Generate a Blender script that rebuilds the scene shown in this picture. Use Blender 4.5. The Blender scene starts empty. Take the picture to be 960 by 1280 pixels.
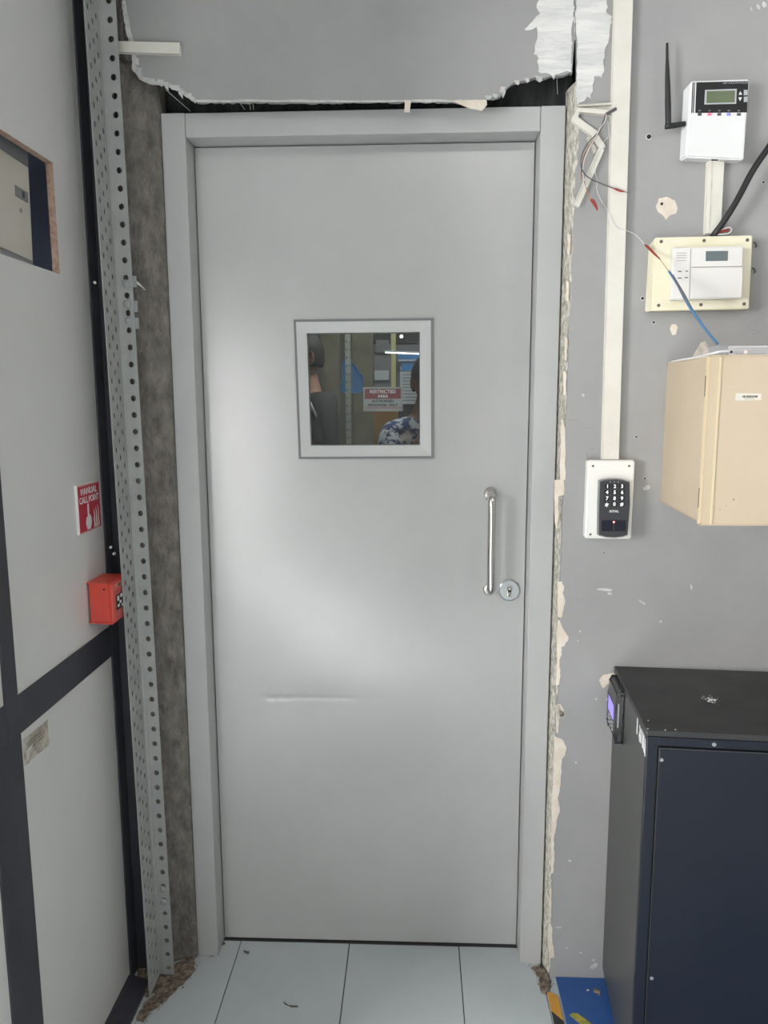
import bpy, bmesh, math, random
from mathutils import Vector, Matrix, noise
random.seed(7)
S = bpy.context.scene
COL = S.collection
PI = math.pi

# ------------------------------------------------------------------ camera
R = ((0.99912, -0.04129, -0.00197), (0.04126, 0.98797, 0.14917), (-0.00421, -0.14912, 0.98881))
CP = Vector((0.1236, -1.8209, 1.4678))
F = 960.0
def _setcam():
    yaw, pit, rol = 0.0418, -0.1495, 0.0042
    Rz = Matrix.Rotation(yaw, 3, 'Z'); Rx = Matrix.Rotation(pit, 3, 'X'); Ry = Matrix.Rotation(rol, 3, 'Y')
    M = Rz @ Rx @ Ry
    cam = bpy.data.cameras.new('camera'); o = bpy.data.objects.new('camera', cam); COL.objects.link(o)
    X, Y, Z = M.col[0], M.col[1], M.col[2]
    m = Matrix(((X.x, Z.x, -Y.x, CP.x), (X.y, Z.y, -Y.y, CP.y), (X.z, Z.z, -Y.z, CP.z), (0, 0, 0, 1)))
    o.matrix_world = m
    cam.sensor_fit = 'HORIZONTAL'; cam.sensor_width = 36; cam.lens = 36 * F / 960; cam.clip_start = .02
    S.camera = o
    return M
M3 = _setcam()
def P(u, v, ax, val):
    """the point of the plane axis=val seen at pixel u, v of the photograph"""
    d = M3 @ Vector(((u - 480) / F, 1, -(v - 640) / F))
    return CP + d * ((val - CP[ax]) / d[ax])

# ------------------------------------------------------------------ light
S.view_settings.view_transform = 'Standard'; S.view_settings.look = 'None'
S.view_settings.gamma = 1; S.view_settings.use_curve_mapping = False
S.view_settings.exposure = 0.09
wd = bpy.data.worlds.new('daylight'); S.world = wd; wd.use_nodes = True
wd.node_tree.nodes['Background'].inputs[0].default_value = (.80, .88, 1, 1)
wd.node_tree.nodes['Background'].inputs[1].default_value = 1.0
def area(name, loc, target, sx, sy, power, color=(1, 1, 1)):
    l = bpy.data.lights.new(name, 'AREA'); l.shape = 'RECTANGLE'; l.size = sx; l.size_y = sy
    l.energy = power; l.color = color
    o = bpy.data.objects.new(name, l); COL.objects.link(o); o.location = loc
    o.rotation_euler = (Vector(target) - Vector(loc)).to_track_quat('-Z', 'Y').to_euler()
    return o
area('window_daylight', (-2.95, -2.6, 1.75), (0.2, -.9, 1.3), 1.2, 1.2, 165, (1, 1, 1))
area('doorway_daylight', (-1.6, -5.0, 1.05), (-1.6, 0, 1.05), .5, 1.7, 27, (1, .985, .965))
sl = bpy.data.lights.new('sun', 'SUN'); sl.energy = 68; sl.angle = .009; sl.color = (1, .97, .92)
so = bpy.data.objects.new('sun', sl); COL.objects.link(so); so.rotation_euler = Vector((1.55, 3.0, -1.85)).to_track_quat('-Z', 'Y').to_euler()
area('ceiling_fill_light', (.7, -2.6, 2.9), (.7, -2.6, 0), 1.2, .3, 12, (1, .98, .95))  # added fill lamp for the general room light, out of view
area('ceiling_fill_light', (1.7, -1.9, 2.9), (.9, -1.6, 0), .3, 1.2, 18, (1, .97, .93))  # added unseen fill from the right to lift the left wall
area('far_tube_light', (.3, 1.9, 2.6), (.1, 2.3, 0), 1.0, .3, 15, (.95, 1, .93))

# ------------------------------------------------------------------ materials
MAT = {}
def mat(name, col, rough=.5, metal=0, noise_amt=0, scale=8, col2=None, bump=0, bscale=60, spec=.5, emit=None, estr=0, coat=0, ramp=(.4, .6), stretch=None):
    if name in MAT: return MAT[name]
    m = bpy.data.materials.new(name); m.use_nodes = True; MAT[name] = m
    nt = m.node_tree; b = nt.nodes['Principled BSDF']
    b.inputs['Base Color'].default_value = (*col, 1); b.inputs['Roughness'].default_value = rough
    b.inputs['Metallic'].default_value = metal; b.inputs['Specular IOR Level'].default_value = spec
    b.inputs['Coat Weight'].default_value = coat
    tc = nt.nodes.new('ShaderNodeTexCoord'); src = tc.outputs['Object']
    if stretch:
        mp = nt.nodes.new('ShaderNodeMapping'); mp.inputs['Scale'].default_value = stretch
        nt.links.new(src, mp.inputs['Vector']); src = mp.outputs['Vector']
    if col2 is not None:
        n = nt.nodes.new('ShaderNodeTexNoise'); n.inputs['Scale'].default_value = scale; n.inputs['Detail'].default_value = 8
        n.inputs['Roughness'].default_value = .65
        nt.links.new(src, n.inputs['Vector'])
        r = nt.nodes.new('ShaderNodeValToRGB'); r.color_ramp.elements[0].position = ramp[0]; r.color_ramp.elements[1].position = ramp[1]
        r.color_ramp.elements[0].color = (*col, 1); r.color_ramp.elements[1].color = (*col2, 1)
        nt.links.new(n.outputs['Fac'], r.inputs['Fac']); nt.links.new(r.outputs['Color'], b.inputs['Base Color'])
    if bump:
        n2 = nt.nodes.new('ShaderNodeTexNoise'); n2.inputs['Scale'].default_value = bscale; n2.inputs['Detail'].default_value = 6
        nt.links.new(src, n2.inputs['Vector'])
        bp = nt.nodes.new('ShaderNodeBump'); bp.inputs['Strength'].default_value = bump; bp.inputs['Distance'].default_value = .01
        nt.links.new(n2.outputs['Fac'], bp.inputs['Height']); nt.links.new(bp.outputs['Normal'], b.inputs['Normal'])
    if emit: b.inputs['Emission Color'].default_value = (*emit, 1); b.inputs['Emission Strength'].default_value = estr
    return m

def g(v): return (v, v, v)
mat('door_paint', (.45, .448, .44), .24, 0, col2=(.475, .472, .465), scale=3, bump=.02, bscale=5, spec=.95)
mat('frame_paint', (.44, .443, .437), .4, 0, col2=(.47, .472, .466), scale=4, bump=.03, bscale=14, spec=.5)
mat('wall_grey', (.295, .293, .29), .5, 0, col2=(.35, .346, .34), scale=3.2, bump=.12, bscale=22, spec=.4, ramp=(.3, .7))
mat('concrete', (.115, .105, .092), .95, 0, col2=(.27, .25, .22), scale=26, bump=1, bscale=60, ramp=(.32, .70), stretch=(1.6, 1.6, .9))
mat('mortar', (.34, .33, .27), .95, 0, col2=(.80, .75, .66), scale=60, bump=.9, bscale=90, ramp=(.38, .62), stretch=(2, 2, 1))
mat('cream_plaster', (.66, .575, .48), .85, 0, col2=(.74, .67, .58), scale=25, bump=.2)
mat('white_putty', (.60, .60, .59), .8, 0, col2=(.74, .73, .70), scale=14, bump=.5, bscale=30, stretch=(.6, 1, 3))
mat('notice_red_dim', (.22, .035, .05), .5)  # darkened: the low light behind the glass is put into the colour
mat('notice_white_dim', (.36, .36, .36), .5)  # white dimmed in its colour too, for the weak light behind the pane
mat('flake', (.48, .48, .48), .8, 0, col2=(.62, .60, .57), scale=50, bump=.6, bscale=90)
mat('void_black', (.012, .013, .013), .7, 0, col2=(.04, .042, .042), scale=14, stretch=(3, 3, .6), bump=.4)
mat('trunking', (.66, .63, .56), .42, 0, col2=(.71, .68, .62), scale=10)
mat('trunking_old', (.50, .48, .42), .6, 0, col2=(.64, .61, .55), scale=30)
mat('panel_white', (.64, .635, .605), .45, 0, col2=(.68, .675, .655), scale=1.4, bump=.03, bscale=8)
mat('aluminium_dark', (.042, .043, .055), .5, .2, col2=(.055, .055, .068), scale=6, bump=.05)
mat('angle_grey', (.34, .35, .34), .5, .1, col2=(.39, .40, .385), scale=14, bump=.12, bscale=50)
mat('bolt_steel', (.36, .38, .38), .45, .4)
mat('raw_board', (.36, .22, .16), .9, 0, col2=(.46, .34, .27), scale=60, bump=.3)
mat('void_blue', (.17, .19, .26), .8)
mat('box_cream_dull', (.60, .57, .49), .5, 0, col2=(.64, .61, .54), scale=5)
mat('box_grey', (.33, .33, .34), .55)
mat('tile', (.47, .52, .525), .24, 0, col2=(.51, .555, .56), scale=2.5, bump=.01, spec=.5)
mat('grout', (.10, .10, .10), .9)
mat('floor_far', (.45, .50, .52), .4)
mat('dust', (.11, .085, .065), 1, 0, col2=(.32, .26, .20), scale=60, bump=.8, bscale=120)
mat('steel', (.62, .60, .57), .26, 1, bump=.02, bscale=300)
mat('steel_lock', (.62, .63, .64), .32, 1)
mat('black_gap', (.01, .01, .01), .6)
mat('bezel_paint', (.52, .53, .52), .4)
mat('gasket', (.22, .225, .23), .6)
mat('box_white', (.80, .79, .75), .38)
mat('white_plastic', (.73, .73, .73), .35)
mat('keypad_dark', (.042, .043, .048), .45, spec=.4)
mat('keypad_side', (.17, .17, .165), .4)
mat('smoked', (.018, .019, .03), .12)
mat('digit_white', (.8, .8, .8), .5, emit=(.9, .95, 1), estr=.25)
mat('led_red', (.9, .2, .2), .5, emit=(1, .35, .3), estr=2.2)
mat('print_black', (.018, .018, .019), .6, spec=.3)
mat('print_white', (.72, .72, .72), .5)
mat('lcd_green', (.095, .125, .06), .22)
mat('lcd_grey', (.13, .16, .165), .3)
mat('led_off', (.045, .05, .05), .3)
mat('led_pink', (.9, .1, .2), .3, emit=(1, .12, .25), estr=.5)
mat('led_blue', (.15, .15, .6), .3, emit=(.2, .2, .9), estr=.5)
mat('button_grey', (.42, .42, .44), .5)
mat('cream_plate', (.74, .69, .51), .42, 0, col2=(.78, .74, .58), scale=5)
mat('alarm_white', (.71, .69, .66), .42)
mat('groove', (.30, .29, .27), .6)
mat('screw_dark', (.16, .15, .13), .5, .5)
mat('rubber_black', (.014, .014, .015), .5)
mat('wire_red', (.30, .03, .025), .4)
mat('wire_brown', (.16, .08, .06), .5)
mat('wire_orange', (.42, .23, .10), .5)
mat('wire_grey', (.10, .10, .11), .5)
mat('wire_white', (.70, .70, .70), .4)
mat('wire_blue', (.055, .16, .30), .5)
mat('cabinet_cream', (.50, .41, .285), .42, 0, col2=(.54, .44, .325), scale=3.5, bump=.03, bscale=20)
mat('cabinet_edge', (.60, .51, .35), .4)
mat('silver', (.62, .62, .63), .4, .3)
mat('weathered_block', (.42, .37, .31), .9, 0, col2=(.62, .57, .5), scale=60, bump=.5)
mat('label_paper', (.70, .65, .56), .7)
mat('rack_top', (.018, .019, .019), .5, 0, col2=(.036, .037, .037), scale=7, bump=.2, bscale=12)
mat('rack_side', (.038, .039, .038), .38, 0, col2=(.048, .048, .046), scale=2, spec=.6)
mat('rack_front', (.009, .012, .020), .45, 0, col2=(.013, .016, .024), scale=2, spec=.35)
mat('reader_black', (.010, .010, .013), .2)
mat('screen_violet', (.25, .18, .8), .3, emit=(.36, .27, .95), estr=.6)
mat('chalk', (.62, .63, .63), .8)
mat('mat_blue', (.022, .085, .27), .5, 0, col2=(.03, .10, .30), scale=5)
mat('tape_orange', (.62, .30, .04), .5)
mat('tape_yellow', (.50, .38, .06), .6, 0, col2=(.25, .28, .05), scale=60)
mat('tape_black', (.035, .035, .033), .6)
mat('callpoint_red', (.72, .085, .055), .38, 0, col2=(.66, .08, .06), scale=8)
mat('callpoint_face', (.50, .07, .06), .35)
mat('sign_red', (.50, .035, .06), .4)
mat('sign_white', (.78, .77, .74), .45)
mat('sticker_tan', (.34, .29, .24), .8, 0, col2=(.55, .51, .44), scale=34, ramp=(.42, .58))
mat('print_green', (.16, .18, .13), .8)
mat('room_wall', (.36, .36, .355), .8)
mat('room_ceiling', (.42, .42, .42), .9)
mat('far_wall', (.17, .165, .14), .8, 0, col2=(.22, .21, .18), scale=4)
mat('far_panel', (.12, .11, .075), .7, 0, col2=(.18, .16, .11), scale=5)
mat('far_dark', (.04, .04, .045), .8)
mat('far_yellow', (.50, .48, .22), .6)
mat('far_blue', (.045, .17, .42), .7)
mat('far_banner', (.06, .22, .50), .6)
mat('far_paper', (.50, .52, .58), .8)
mat('far_carton', (.50, .27, .075), .7)
mat('far_grey', (.19, .19, .21), .8)
mat('far_slotted', (.50, .52, .46), .6)
mat('tube_glow', (1, 1, 1), .5, emit=(.95, 1, 1), estr=4)
mat('skin', (.30, .145, .09), .55)
mat('hair', (.015, .012, .012), .7)
mat('shirt_dark', (.014, .014, .018), .8)
mat('trouser', (.05, .05, .06), .9)
mat('shirt_print', (.04, .06, .20), .85, 0, col2=(.75, .77, .85), scale=26, ramp=(.48, .53))
mat('strap', (.5, .5, .52), .3, .6)
gm = bpy.data.materials.new('glass'); gm.use_nodes = True; MAT['glass'] = gm
b = gm.node_tree.nodes['Principled BSDF']
b.inputs['Base Color'].default_value = (.90, .95, .93, 1); b.inputs['Roughness'].default_value = .02
b.inputs['Transmission Weight'].default_value = 1; b.inputs['IOR'].default_value = 1.45

# ------------------------------------------------------------------ helpers
ORG = {}
def obj(name, bm, m, parent=None, smooth=False, **kw):
    me = bpy.data.meshes.new(name)
    off = Vector(ORG.get(parent.name, (0, 0, 0))) if parent else Vector((0, 0, 0))
    if not parent and not kw.get('kind'):
        n = len(bm.verts)
        if n:
            off = sum((v.co for v in bm.verts), Vector()) / n
            off.z = min(v.co.z for v in bm.verts)
    if off.length: bmesh.ops.translate(bm, verts=bm.verts[:], vec=-off)
    bmesh.ops.recalc_face_normals(bm, faces=bm.faces[:])
    bm.to_mesh(me); bm.free()
    if isinstance(m, str): me.materials.append(MAT[m])
    else:
        for q in m: me.materials.append(MAT[q])
    if smooth:
        for p in me.polygons: p.use_smooth = True
    o = bpy.data.objects.new(name, me); COL.objects.link(o)
    if parent: o.parent = parent; ORG[o.name] = ORG.get(parent.name, (0, 0, 0))
    else: o.location = off; ORG[o.name] = tuple(off)
    for k, v in kw.items(): o[k] = v
    return o
def thing(name, label, cat, loc, group=None):
    o = bpy.data.objects.new(name, None); COL.objects.link(o); o.location = loc; o.empty_display_size = .02
    ORG[o.name] = tuple(loc); o['label'] = label; o['category'] = cat
    if group: o['group'] = group
    return o
def setting(name, loc=(0, 0, 0)):
    o = bpy.data.objects.new(name, None); COL.objects.link(o); o.location = loc; ORG[o.name] = tuple(loc)
    o['kind'] = 'structure'; o.empty_display_size = .02
    return o
def B(): return bmesh.new()
def bx(bm, lo, hi, bev=0, seg=2, mi=0):
    t = bmesh.new(); bmesh.ops.create_cube(t, size=1)
    lo, hi = Vector(lo), Vector(hi); c = (lo + hi) / 2; s = hi - lo
    for v in t.verts: v.co = Vector((c[i] + v.co[i] * s[i] for i in range(3)))
    if bev: bmesh.ops.bevel(t, geom=t.edges[:], offset=bev, segments=seg, profile=.6, affect='EDGES')
    for f in t.faces: f.material_index = mi
    me = bpy.data.meshes.new('t'); t.to_mesh(me); t.free(); bm.from_mesh(me); bpy.data.meshes.remove(me)
    return bm
def box(lo, hi, bev=0, seg=2): return bx(B(), lo, hi, bev, seg)
def prism(bm, pts, vec, bev=0):
    """closed outline pushed along vec"""
    vec = Vector(vec); a = [bm.verts.new(Vector(p)) for p in pts]; c = [bm.verts.new(Vector(p) + vec) for p in pts]
    n = len(a); fs = []
    f1 = bm.faces.new(a); f2 = bm.faces.new(list(reversed(c)))
    for i in range(n): bm.faces.new((a[i], a[(i + 1) % n], c[(i + 1) % n], c[i]))
    bm.normal_update()
    if bev:
        bmesh.ops.bevel(bm, geom=list(f1.edges) + list(f2.edges), offset=bev, segments=2, affect='EDGES')
    if n > 4: bmesh.ops.triangulate(bm, faces=[f for f in bm.faces if len(f.verts) > 4])
    return bm
def tube(bm, pts, r, n=8, smooth_n=0, cap=True):
    pts = [Vector(p) for p in pts]
    if smooth_n:
        q = []
        for i in range(len(pts) - 1):
            p0 = pts[max(i - 1, 0)]; p1 = pts[i]; p2 = pts[i + 1]; p3 = pts[min(i + 2, len(pts) - 1)]
            for k in range(smooth_n):
                t = k / smooth_n
                q.append(.5 * ((2 * p1) + (p2 - p0) * t + (2 * p0 - 5 * p1 + 4 * p2 - p3) * t * t + (3 * p1 - p0 - 3 * p2 + p3) * t ** 3))
        q.append(pts[-1]); pts = q
    rr = r if isinstance(r, (list, tuple)) else None
    rings = []; up = None
    for i, p in enumerate(pts):
        d = (pts[min(i + 1, len(pts) - 1)] - pts[max(i - 1, 0)]).normalized()
        if up is None: up = d.orthogonal().normalized()
        else: up = (up - d * up.dot(d)).normalized()
        s = d.cross(up)
        if rr:
            t = i / (len(pts) - 1) * (len(rr) - 1); k = min(int(t), len(rr) - 2); ra = rr[k] + (rr[k + 1] - rr[k]) * (t - k)
        else: ra = r
        rings.append([bm.verts.new(p + (up * math.cos(2 * PI * j / n) + s * math.sin(2 * PI * j / n)) * ra) for j in range(n)])
    for a, c in zip(rings, rings[1:]):
        for j in range(n): bm.faces.new((a[j], a[(j + 1) % n], c[(j + 1) % n], c[j]))
    if cap: bm.faces.new(rings[0]); bm.faces.new(rings[-1])
    return bm
def disc(bm, c, ax, r, h, n=20, r2=None):
    """short cylinder from c along ax"""
    c = Vector(c); ax = Vector(ax).normalized(); u = ax.orthogonal().normalized(); w = ax.cross(u); r2 = r if r2 is None else r2
    a = [bm.verts.new(c + (u * math.cos(2 * PI * j / n) + w * math.sin(2 * PI * j / n)) * r) for j in range(n)]
    d = [bm.verts.new(c + ax * h + (u * math.cos(2 * PI * j / n) + w * math.sin(2 * PI * j / n)) * r2) for j in range(n)]
    for j in range(n): bm.faces.new((a[j], a[(j + 1) % n], d[(j + 1) % n], d[j]))
    bm.faces.new(a); bm.faces.new(d)
    return bm
def text(s, loc, size, m, parent, rot=(PI / 2, 0, 0), name='lettering', bold=.0, align='CENTER', sx=1.0):
    c = bpy.data.curves.new(name, 'FONT'); c.body = s; c.size = size; c.align_x = align; c.align_y = 'CENTER'
    c.extrude = .0002; c.offset = bold; c.resolution_u = 3
    c.materials.append(MAT[m])
    o = bpy.data.objects.new(name, c); COL.objects.link(o)
    me = bpy.data.meshes.new_from_object(o.evaluated_get(bpy.context.evaluated_depsgraph_get())); bpy.data.objects.remove(o)
    o = bpy.data.objects.new(name, me); COL.objects.link(o); o.parent = parent
    o.location = Vector(loc) - Vector(ORG.get(parent.name, (0, 0, 0))); o.rotation_euler = rot; o.scale = (sx, 1, 1)
    return o
def jag(pts, amp, seg, axes=(0, 2)):
    """open line of points cut into short pieces with a ragged wander"""
    out = []
    for a, c in zip(pts, pts[1:]):
        a, c = Vector(a), Vector(c); n = max(1, int((c - a).length / seg))
        for k in range(n):
            p = a.lerp(c, k / n)
            if k:
                for i in axes: p[i] += random.uniform(-amp, amp)
            out.append(p)
    out.append(Vector(pts[-1]))
    return out

WY = -.045          # face of the grey wall; the face of the door frame is y = 0
def W(u, v, out=0): return P(u, v, 1, WY - out)
def crop(pts, ox, oy, s, out=.0): return [W(ox + x / s, oy + y / s, out) for x, y in pts]

# ------------------------------------------------------------------ floor
floor = setting('floor')
obj('slab', box((-3.2, -5.2, -.05), (2.6, 4.2, -.006)), 'grout', floor)
GX = [-.646 - .296, -.646, -.35, -.054, .242, .4505]
tile_me = {}
for j in range(7):
    y1 = .061 - .296 * j; y0 = y1 - .296
    for i in range(5):
        x0, x1 = GX[i] + .0011, GX[i + 1] - .0011
        dz = random.uniform(-.0004, .0004)
        obj('tile', box((x0, y0 + .0011, -.006), (x1, y1 - .0011, dz), .0012, 1), 'tile', floor)
obj('far_flooring', box((-1.6, .36, -.006), (1.6, 4.1, 0)), 'floor_far', floor)
obj('flooring', box((-3.2, -5.1, -.006), (2.5, -2.02, 0)), 'floor_far', floor)
obj('flooring', box((.4505, -2.02, -.006), (2.5, -.045, -.001)), 'floor_far', floor)
obj('flooring', box((-3.2, -2.02, -.006), (-.942, -.7, 0)), 'floor_far', floor)

# ------------------------------------------------------------------ the grey wall round the doorway
wb = setting('wall_back')
TOP = 2.95
left_edge = [(-.545, WY, TOP), (-.535, WY, 2.45)] + [W(u, v) for u, v in ((154, 0), (157, 20), (160, 38), (163, 52), (167, 70), (166, 84), (175, 97), (190, 104), (205, 105), (222, 112), (236, 121), (245, 127))]
le = jag(left_edge, .003, .009)
top_edge = jag([W(245, 127), W(300, 127), W(420, 127), W(520, 126), W(596, 127), W(610, 122), W(624, 121), W(632, 112), W(641, 104), W(655, 101), W(668, 97), W(680, 98), W(690, 94), W(705, 94), W(714, 90)], .0019, .009)
slit = jag([W(715, 92), W(716.5, 70), W(718, 50)], .0006, .02) + jag([W(720, 50), W(720.5, 75), W(721, 95)], .0006, .02)
right_edge = jag([W(722, 110), W(724, 160), W(718, 260), W(712, 400), W(706, 560), W(700, 730), W(698, 860), W(693, 980), W(690, 1100), W(688, 1200), W(687, 1228)], .0016, .016)
re_ = right_edge[:]; re_[-1] = Vector((right_edge[-1].x, WY, -.006))
outline = le + top_edge[1:] + slit + re_ + [Vector((2.5, WY, -.006)), Vector((2.5, WY, TOP))]
bm = B(); prism(bm, outline, (0, .013, 0)); obj('plaster', bm, 'wall_grey', wb)
# lintel and backing seen in the torn gaps
obj('void_lintel', box((-.62, .045, 2.06), (.60, .16, 2.9)), 'void_black', wb)  # near-black box: the shade of the void is put into its colour
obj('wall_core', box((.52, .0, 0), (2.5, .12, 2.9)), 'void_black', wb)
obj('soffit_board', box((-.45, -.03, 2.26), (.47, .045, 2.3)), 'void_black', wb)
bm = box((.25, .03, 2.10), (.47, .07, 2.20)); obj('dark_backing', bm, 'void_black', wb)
# bare concrete at the left jamb
def rough_sheet(lo, hi, nx, nz, yl, yr, amp, back):
    bm = B(); g_ = []
    for j in range(nz + 1):
        row = []
        for i in range(nx + 1):
            s, t = i / nx, j / nz; x = lo[0] + (hi[0] - lo[0]) * s; z = lo[1] + (hi[1] - lo[1]) * t
            y = yl + (yr - yl) * s + amp * (noise.noise(Vector((x * 18, z * 9, 2))) + .6 * noise.noise(Vector((x * 60, z * 45, 5))))
            if i == nx: x += .003 * noise.noise(Vector((0, z * 30, 1)))
            row.append(bm.verts.new((x, y, z)))
        g_.append(row)
    for j in range(nz):
        for i in range(nx): bm.faces.new((g_[j][i], g_[j][i + 1], g_[j + 1][i + 1], g_[j + 1][i]))
    ed = [e for e in bm.edges if e.is_boundary]
    r = bmesh.ops.extrude_edge_only(bm, edges=ed)
    for v in r['geom']:
        if isinstance(v, bmesh.types.BMVert): v.co.y = back
    return bm
obj('bare_concrete', rough_sheet((-.54, -.006), (-.4535, 2.2), 10, 120, -.034, -.004, .005, .12), 'concrete', wb, smooth=True)
obj('bare_concrete', rough_sheet((-.58, 2.2), (-.50, 2.95), 8, 40, -.036, -.034, .003, .12), 'concrete', wb, smooth=True)
# rough mortar in the right reveal, from the frame out to the plaster edge
bm = B(); rows = []
nz = 170
for j in range(nz + 1):
    z = -.006 + (2.14) * j / nz; row = []
    t = j / nz
    xe = (1 - t) * .4705 + t * .4655
    for i in range(6):
        s = i / 5
        x = .4545 + (xe - .4545) * s ** 1.3; y = .02 + (WY + .001 - .02) * s
        k = .0022 if 0 < i < 5 else .0006
        x += k * noise.noise(Vector((z * 40, i * 3.1, 1))) * 1.2; y += k * noise.noise(Vector((z * 55, i * 2.3, 7)))
        row.append(bm.verts.new((x, y, z)))
    row.append(bm.verts.new((.50, WY + .003, z)))
    rows.append(row)
for a, c in zip(rows, rows[1:]):
    for i in range(6): bm.faces.new((a[i], a[i + 1], c[i + 1], c[i]))
obj('reveal_mortar', bm, 'mortar', wb, smooth=True)

# peeled paint, chips and putty on the wall: thin raised or bared pieces with their own outline
def patch(name, pts, m, th=.0012, parent=wb):
    """pts already on the wall plane"""
    q = []
    n = len(pts)
    for i in range(n):
        a, c = pts[i], pts[(i + 1) % n]; q.append(a)
        k = int((c - a).length / .006)
        for j in range(1, min(k, 6)):
            p = a.lerp(c, j / min(k, 6)); am = .0022 if m == 'white_putty' else .0011; p.x += random.uniform(-am, am); p.z += random.uniform(-am, am); q.append(p)
    bm = B(); prism(bm, [p + Vector((0, .0006, 0)) for p in q], (0, -th - .0006, 0))
    return obj(name, bm, m, parent)
C5 = lambda l: crop(l, 700, 30, 3.69)
patch('putty_patch', [W(668, -95), W(717.6, -95)] + crop([(330, 0), (330, 60), (322, 120), (318, 200), (318, 300), (318, 385), (290, 380), (250, 395), (215, 410), (180, 390), (140, 385), (140, 310), (115, 290), (135, 200), (130, 145), (78, 166), (66, 158), (92, 132), (118, 104), (150, 75), (130, 40), (145, 0)], 640, 0, 4.268), 'white_putty', .0018)
patch('putty_patch', crop([(345, 0), (505, 0), (505, 75), (533, 90), (520, 190), (500, 250), (485, 320), (490, 360), (480, 415), (435, 410), (430, 470), (420, 530), (400, 515), (385, 540), (360, 550), (347, 560), (346, 400), (346, 205), (334, 150), (338, 60)], 640, 0, 4.268) + [], 'white_putty', .0018)
patch('putty_patch', [W(718.6, -95), W(757, -95)] + crop([(500, 2), (338, 2)], 640, 0, 4.268), 'white_putty', .0017)
patch('bared_plaster', C5([(442, 840), (455, 805), (490, 797), (530, 815), (542, 850), (535, 875), (505, 885), (488, 903), (470, 880), (450, 865)]), 'cream_plaster')
patch('bared_plaster', crop([(305, 750), (318, 722), (345, 722), (358, 745), (345, 790), (322, 795)], 780, 270, 5.333), 'cream_plaster')
patch('bared_plaster', crop([(180, 185), (200, 160), (250, 150), (250, 200), (215, 205), (198, 222)], 700, 800, 3.69), 'cream_plaster')
s1 = 4.267; s2 = 3.765
for k in ([(226, 0), (275, 0), (280, 40), (275, 80), (250, 85), (245, 130), (250, 180), (240, 260), (228, 230)],
          [(243, 545), (265, 540), (278, 570), (270, 600), (283, 640), (275, 690), (262, 735), (243, 730)],
          [(244, 745), (252, 745), (270, 790), (302, 840), (280, 885), (262, 890), (266, 930), (252, 960), (258, 1040), (250, 1090), (236, 1100)],
          [(236, 1200), (248, 1200), (262, 1222), (278, 1240), (275, 1260), (255, 1265), (248, 1280), (234, 1280)]):
    patch('bared_plaster', crop(k, 640, 600, s1), 'cream_plaster')
for k in ([(212, 0), (228, 0), (245, 30), (243, 55), (222, 60), (218, 130), (207, 140)],
          [(200, 152), (235, 165), (255, 200), (250, 240), (235, 260), (228, 380), (215, 440), (225, 500), (212, 540), (205, 600), (195, 640), (200, 700), (195, 790), (183, 800), (186, 500)],
          [(180, 820), (186, 900), (183, 1005), (174, 1000)],
          [(172, 1030), (180, 1035), (190, 1060), (188, 1090), (195, 1150), (200, 1190), (175, 1195), (168, 1100)]):
    patch('bared_plaster', crop(k, 640, 880, s2), 'cream_plaster')
patch('bared_plaster', crop([(225, 1000), (243, 1045), (243, 1280), (220, 1280)], 640, 250, 3.657), 'cream_plaster')
for a, b_ in ((290, 320), (350, 378), (420, 452), (463, 495)):
    xa = 640 + 262 / 3.657 - (a - 290) * .03
    patch('bared_plaster', [W(xa - 2, a), W(xa + 1.5, a + 4), W(xa + 1, (a + b_) / 2), W(xa + .5, b_), W(xa - 2.5, b_ - 3)], 'cream_plaster', .0008)
# little chips and scrapes
fl = [(835, 747, 9, 1.6, 'flake'), (762, 740, 3, 1.5, 'flake')]
for (u, v, a, b_, r_) in ((756, 737, 10, 1.8, .08), (762, 742, 3, 1.5, 0), (803, 753, 5, 1.4, .5), (864, 734, 1.6, 4, 0), (826, 777, 1.8, 1.8, 0), (725, 789, 1.5, 1.5, 0), (722, 801, 1.2, 1.2, 0),
                          (745, 874, 1.4, 1.4, 0), (760, 874, 3, 2, 0), (808, 610, 5, 3, -.5), (729, 494, 1.6, 2, 0), (712, 1076, 2.3, 1.2, 0), (698, 1159, 4, 1.3, 0), (726, 1191, 1.5, 1.2, 0),
                          (742, 1200, 2, 1.5, 0), (743, 1207, 5, 3, -.6), (739, 1209, 2, 1.2, 0), (708, 1185, 1.2, 1, 0), (948, 9, 2.2, 4, -.5), (955, 6, 2.4, 4, -.4), (939, 11, 1, 3, -.4), (720, 953, 1.2, 1.2, 0),
                          (720, 22, .1, .1, 0)):
    if a < 1: continue
    pts = []
    for k in range(9):
        t = 2 * PI * k / 9; rr = random.uniform(.75, 1.2); x, y = a * rr * math.cos(t), b_ * rr * math.sin(t)
        pts.append(W(u + x * math.cos(r_) - y * math.sin(r_), v + x * math.sin(r_) + y * math.cos(r_)))
    bm = B(); prism(bm, [p + Vector((0, .0004, 0)) for p in pts], (0, -.0012, 0)); obj('paint_chip', bm, 'flake', wb)
for l in ([(733, 566), (733.5, 571), (735, 573)], [(737, 561), (743, 561.5)], [(722, 752), (728, 750), (733, 747)], [(708, 735), (712, 731)], [(707, 523), (716, 525), (726, 524)], [(731, 535), (744, 536)], [(772, 705), (777, 708)], [(938, 412), (950, 414)], [(940, 417), (949, 416)]):
    bm = B(); tube(bm, [W(u, v) for u, v in l], .0007, 5, 2); obj('pencil_scuff', bm, 'groove', wb)
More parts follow.
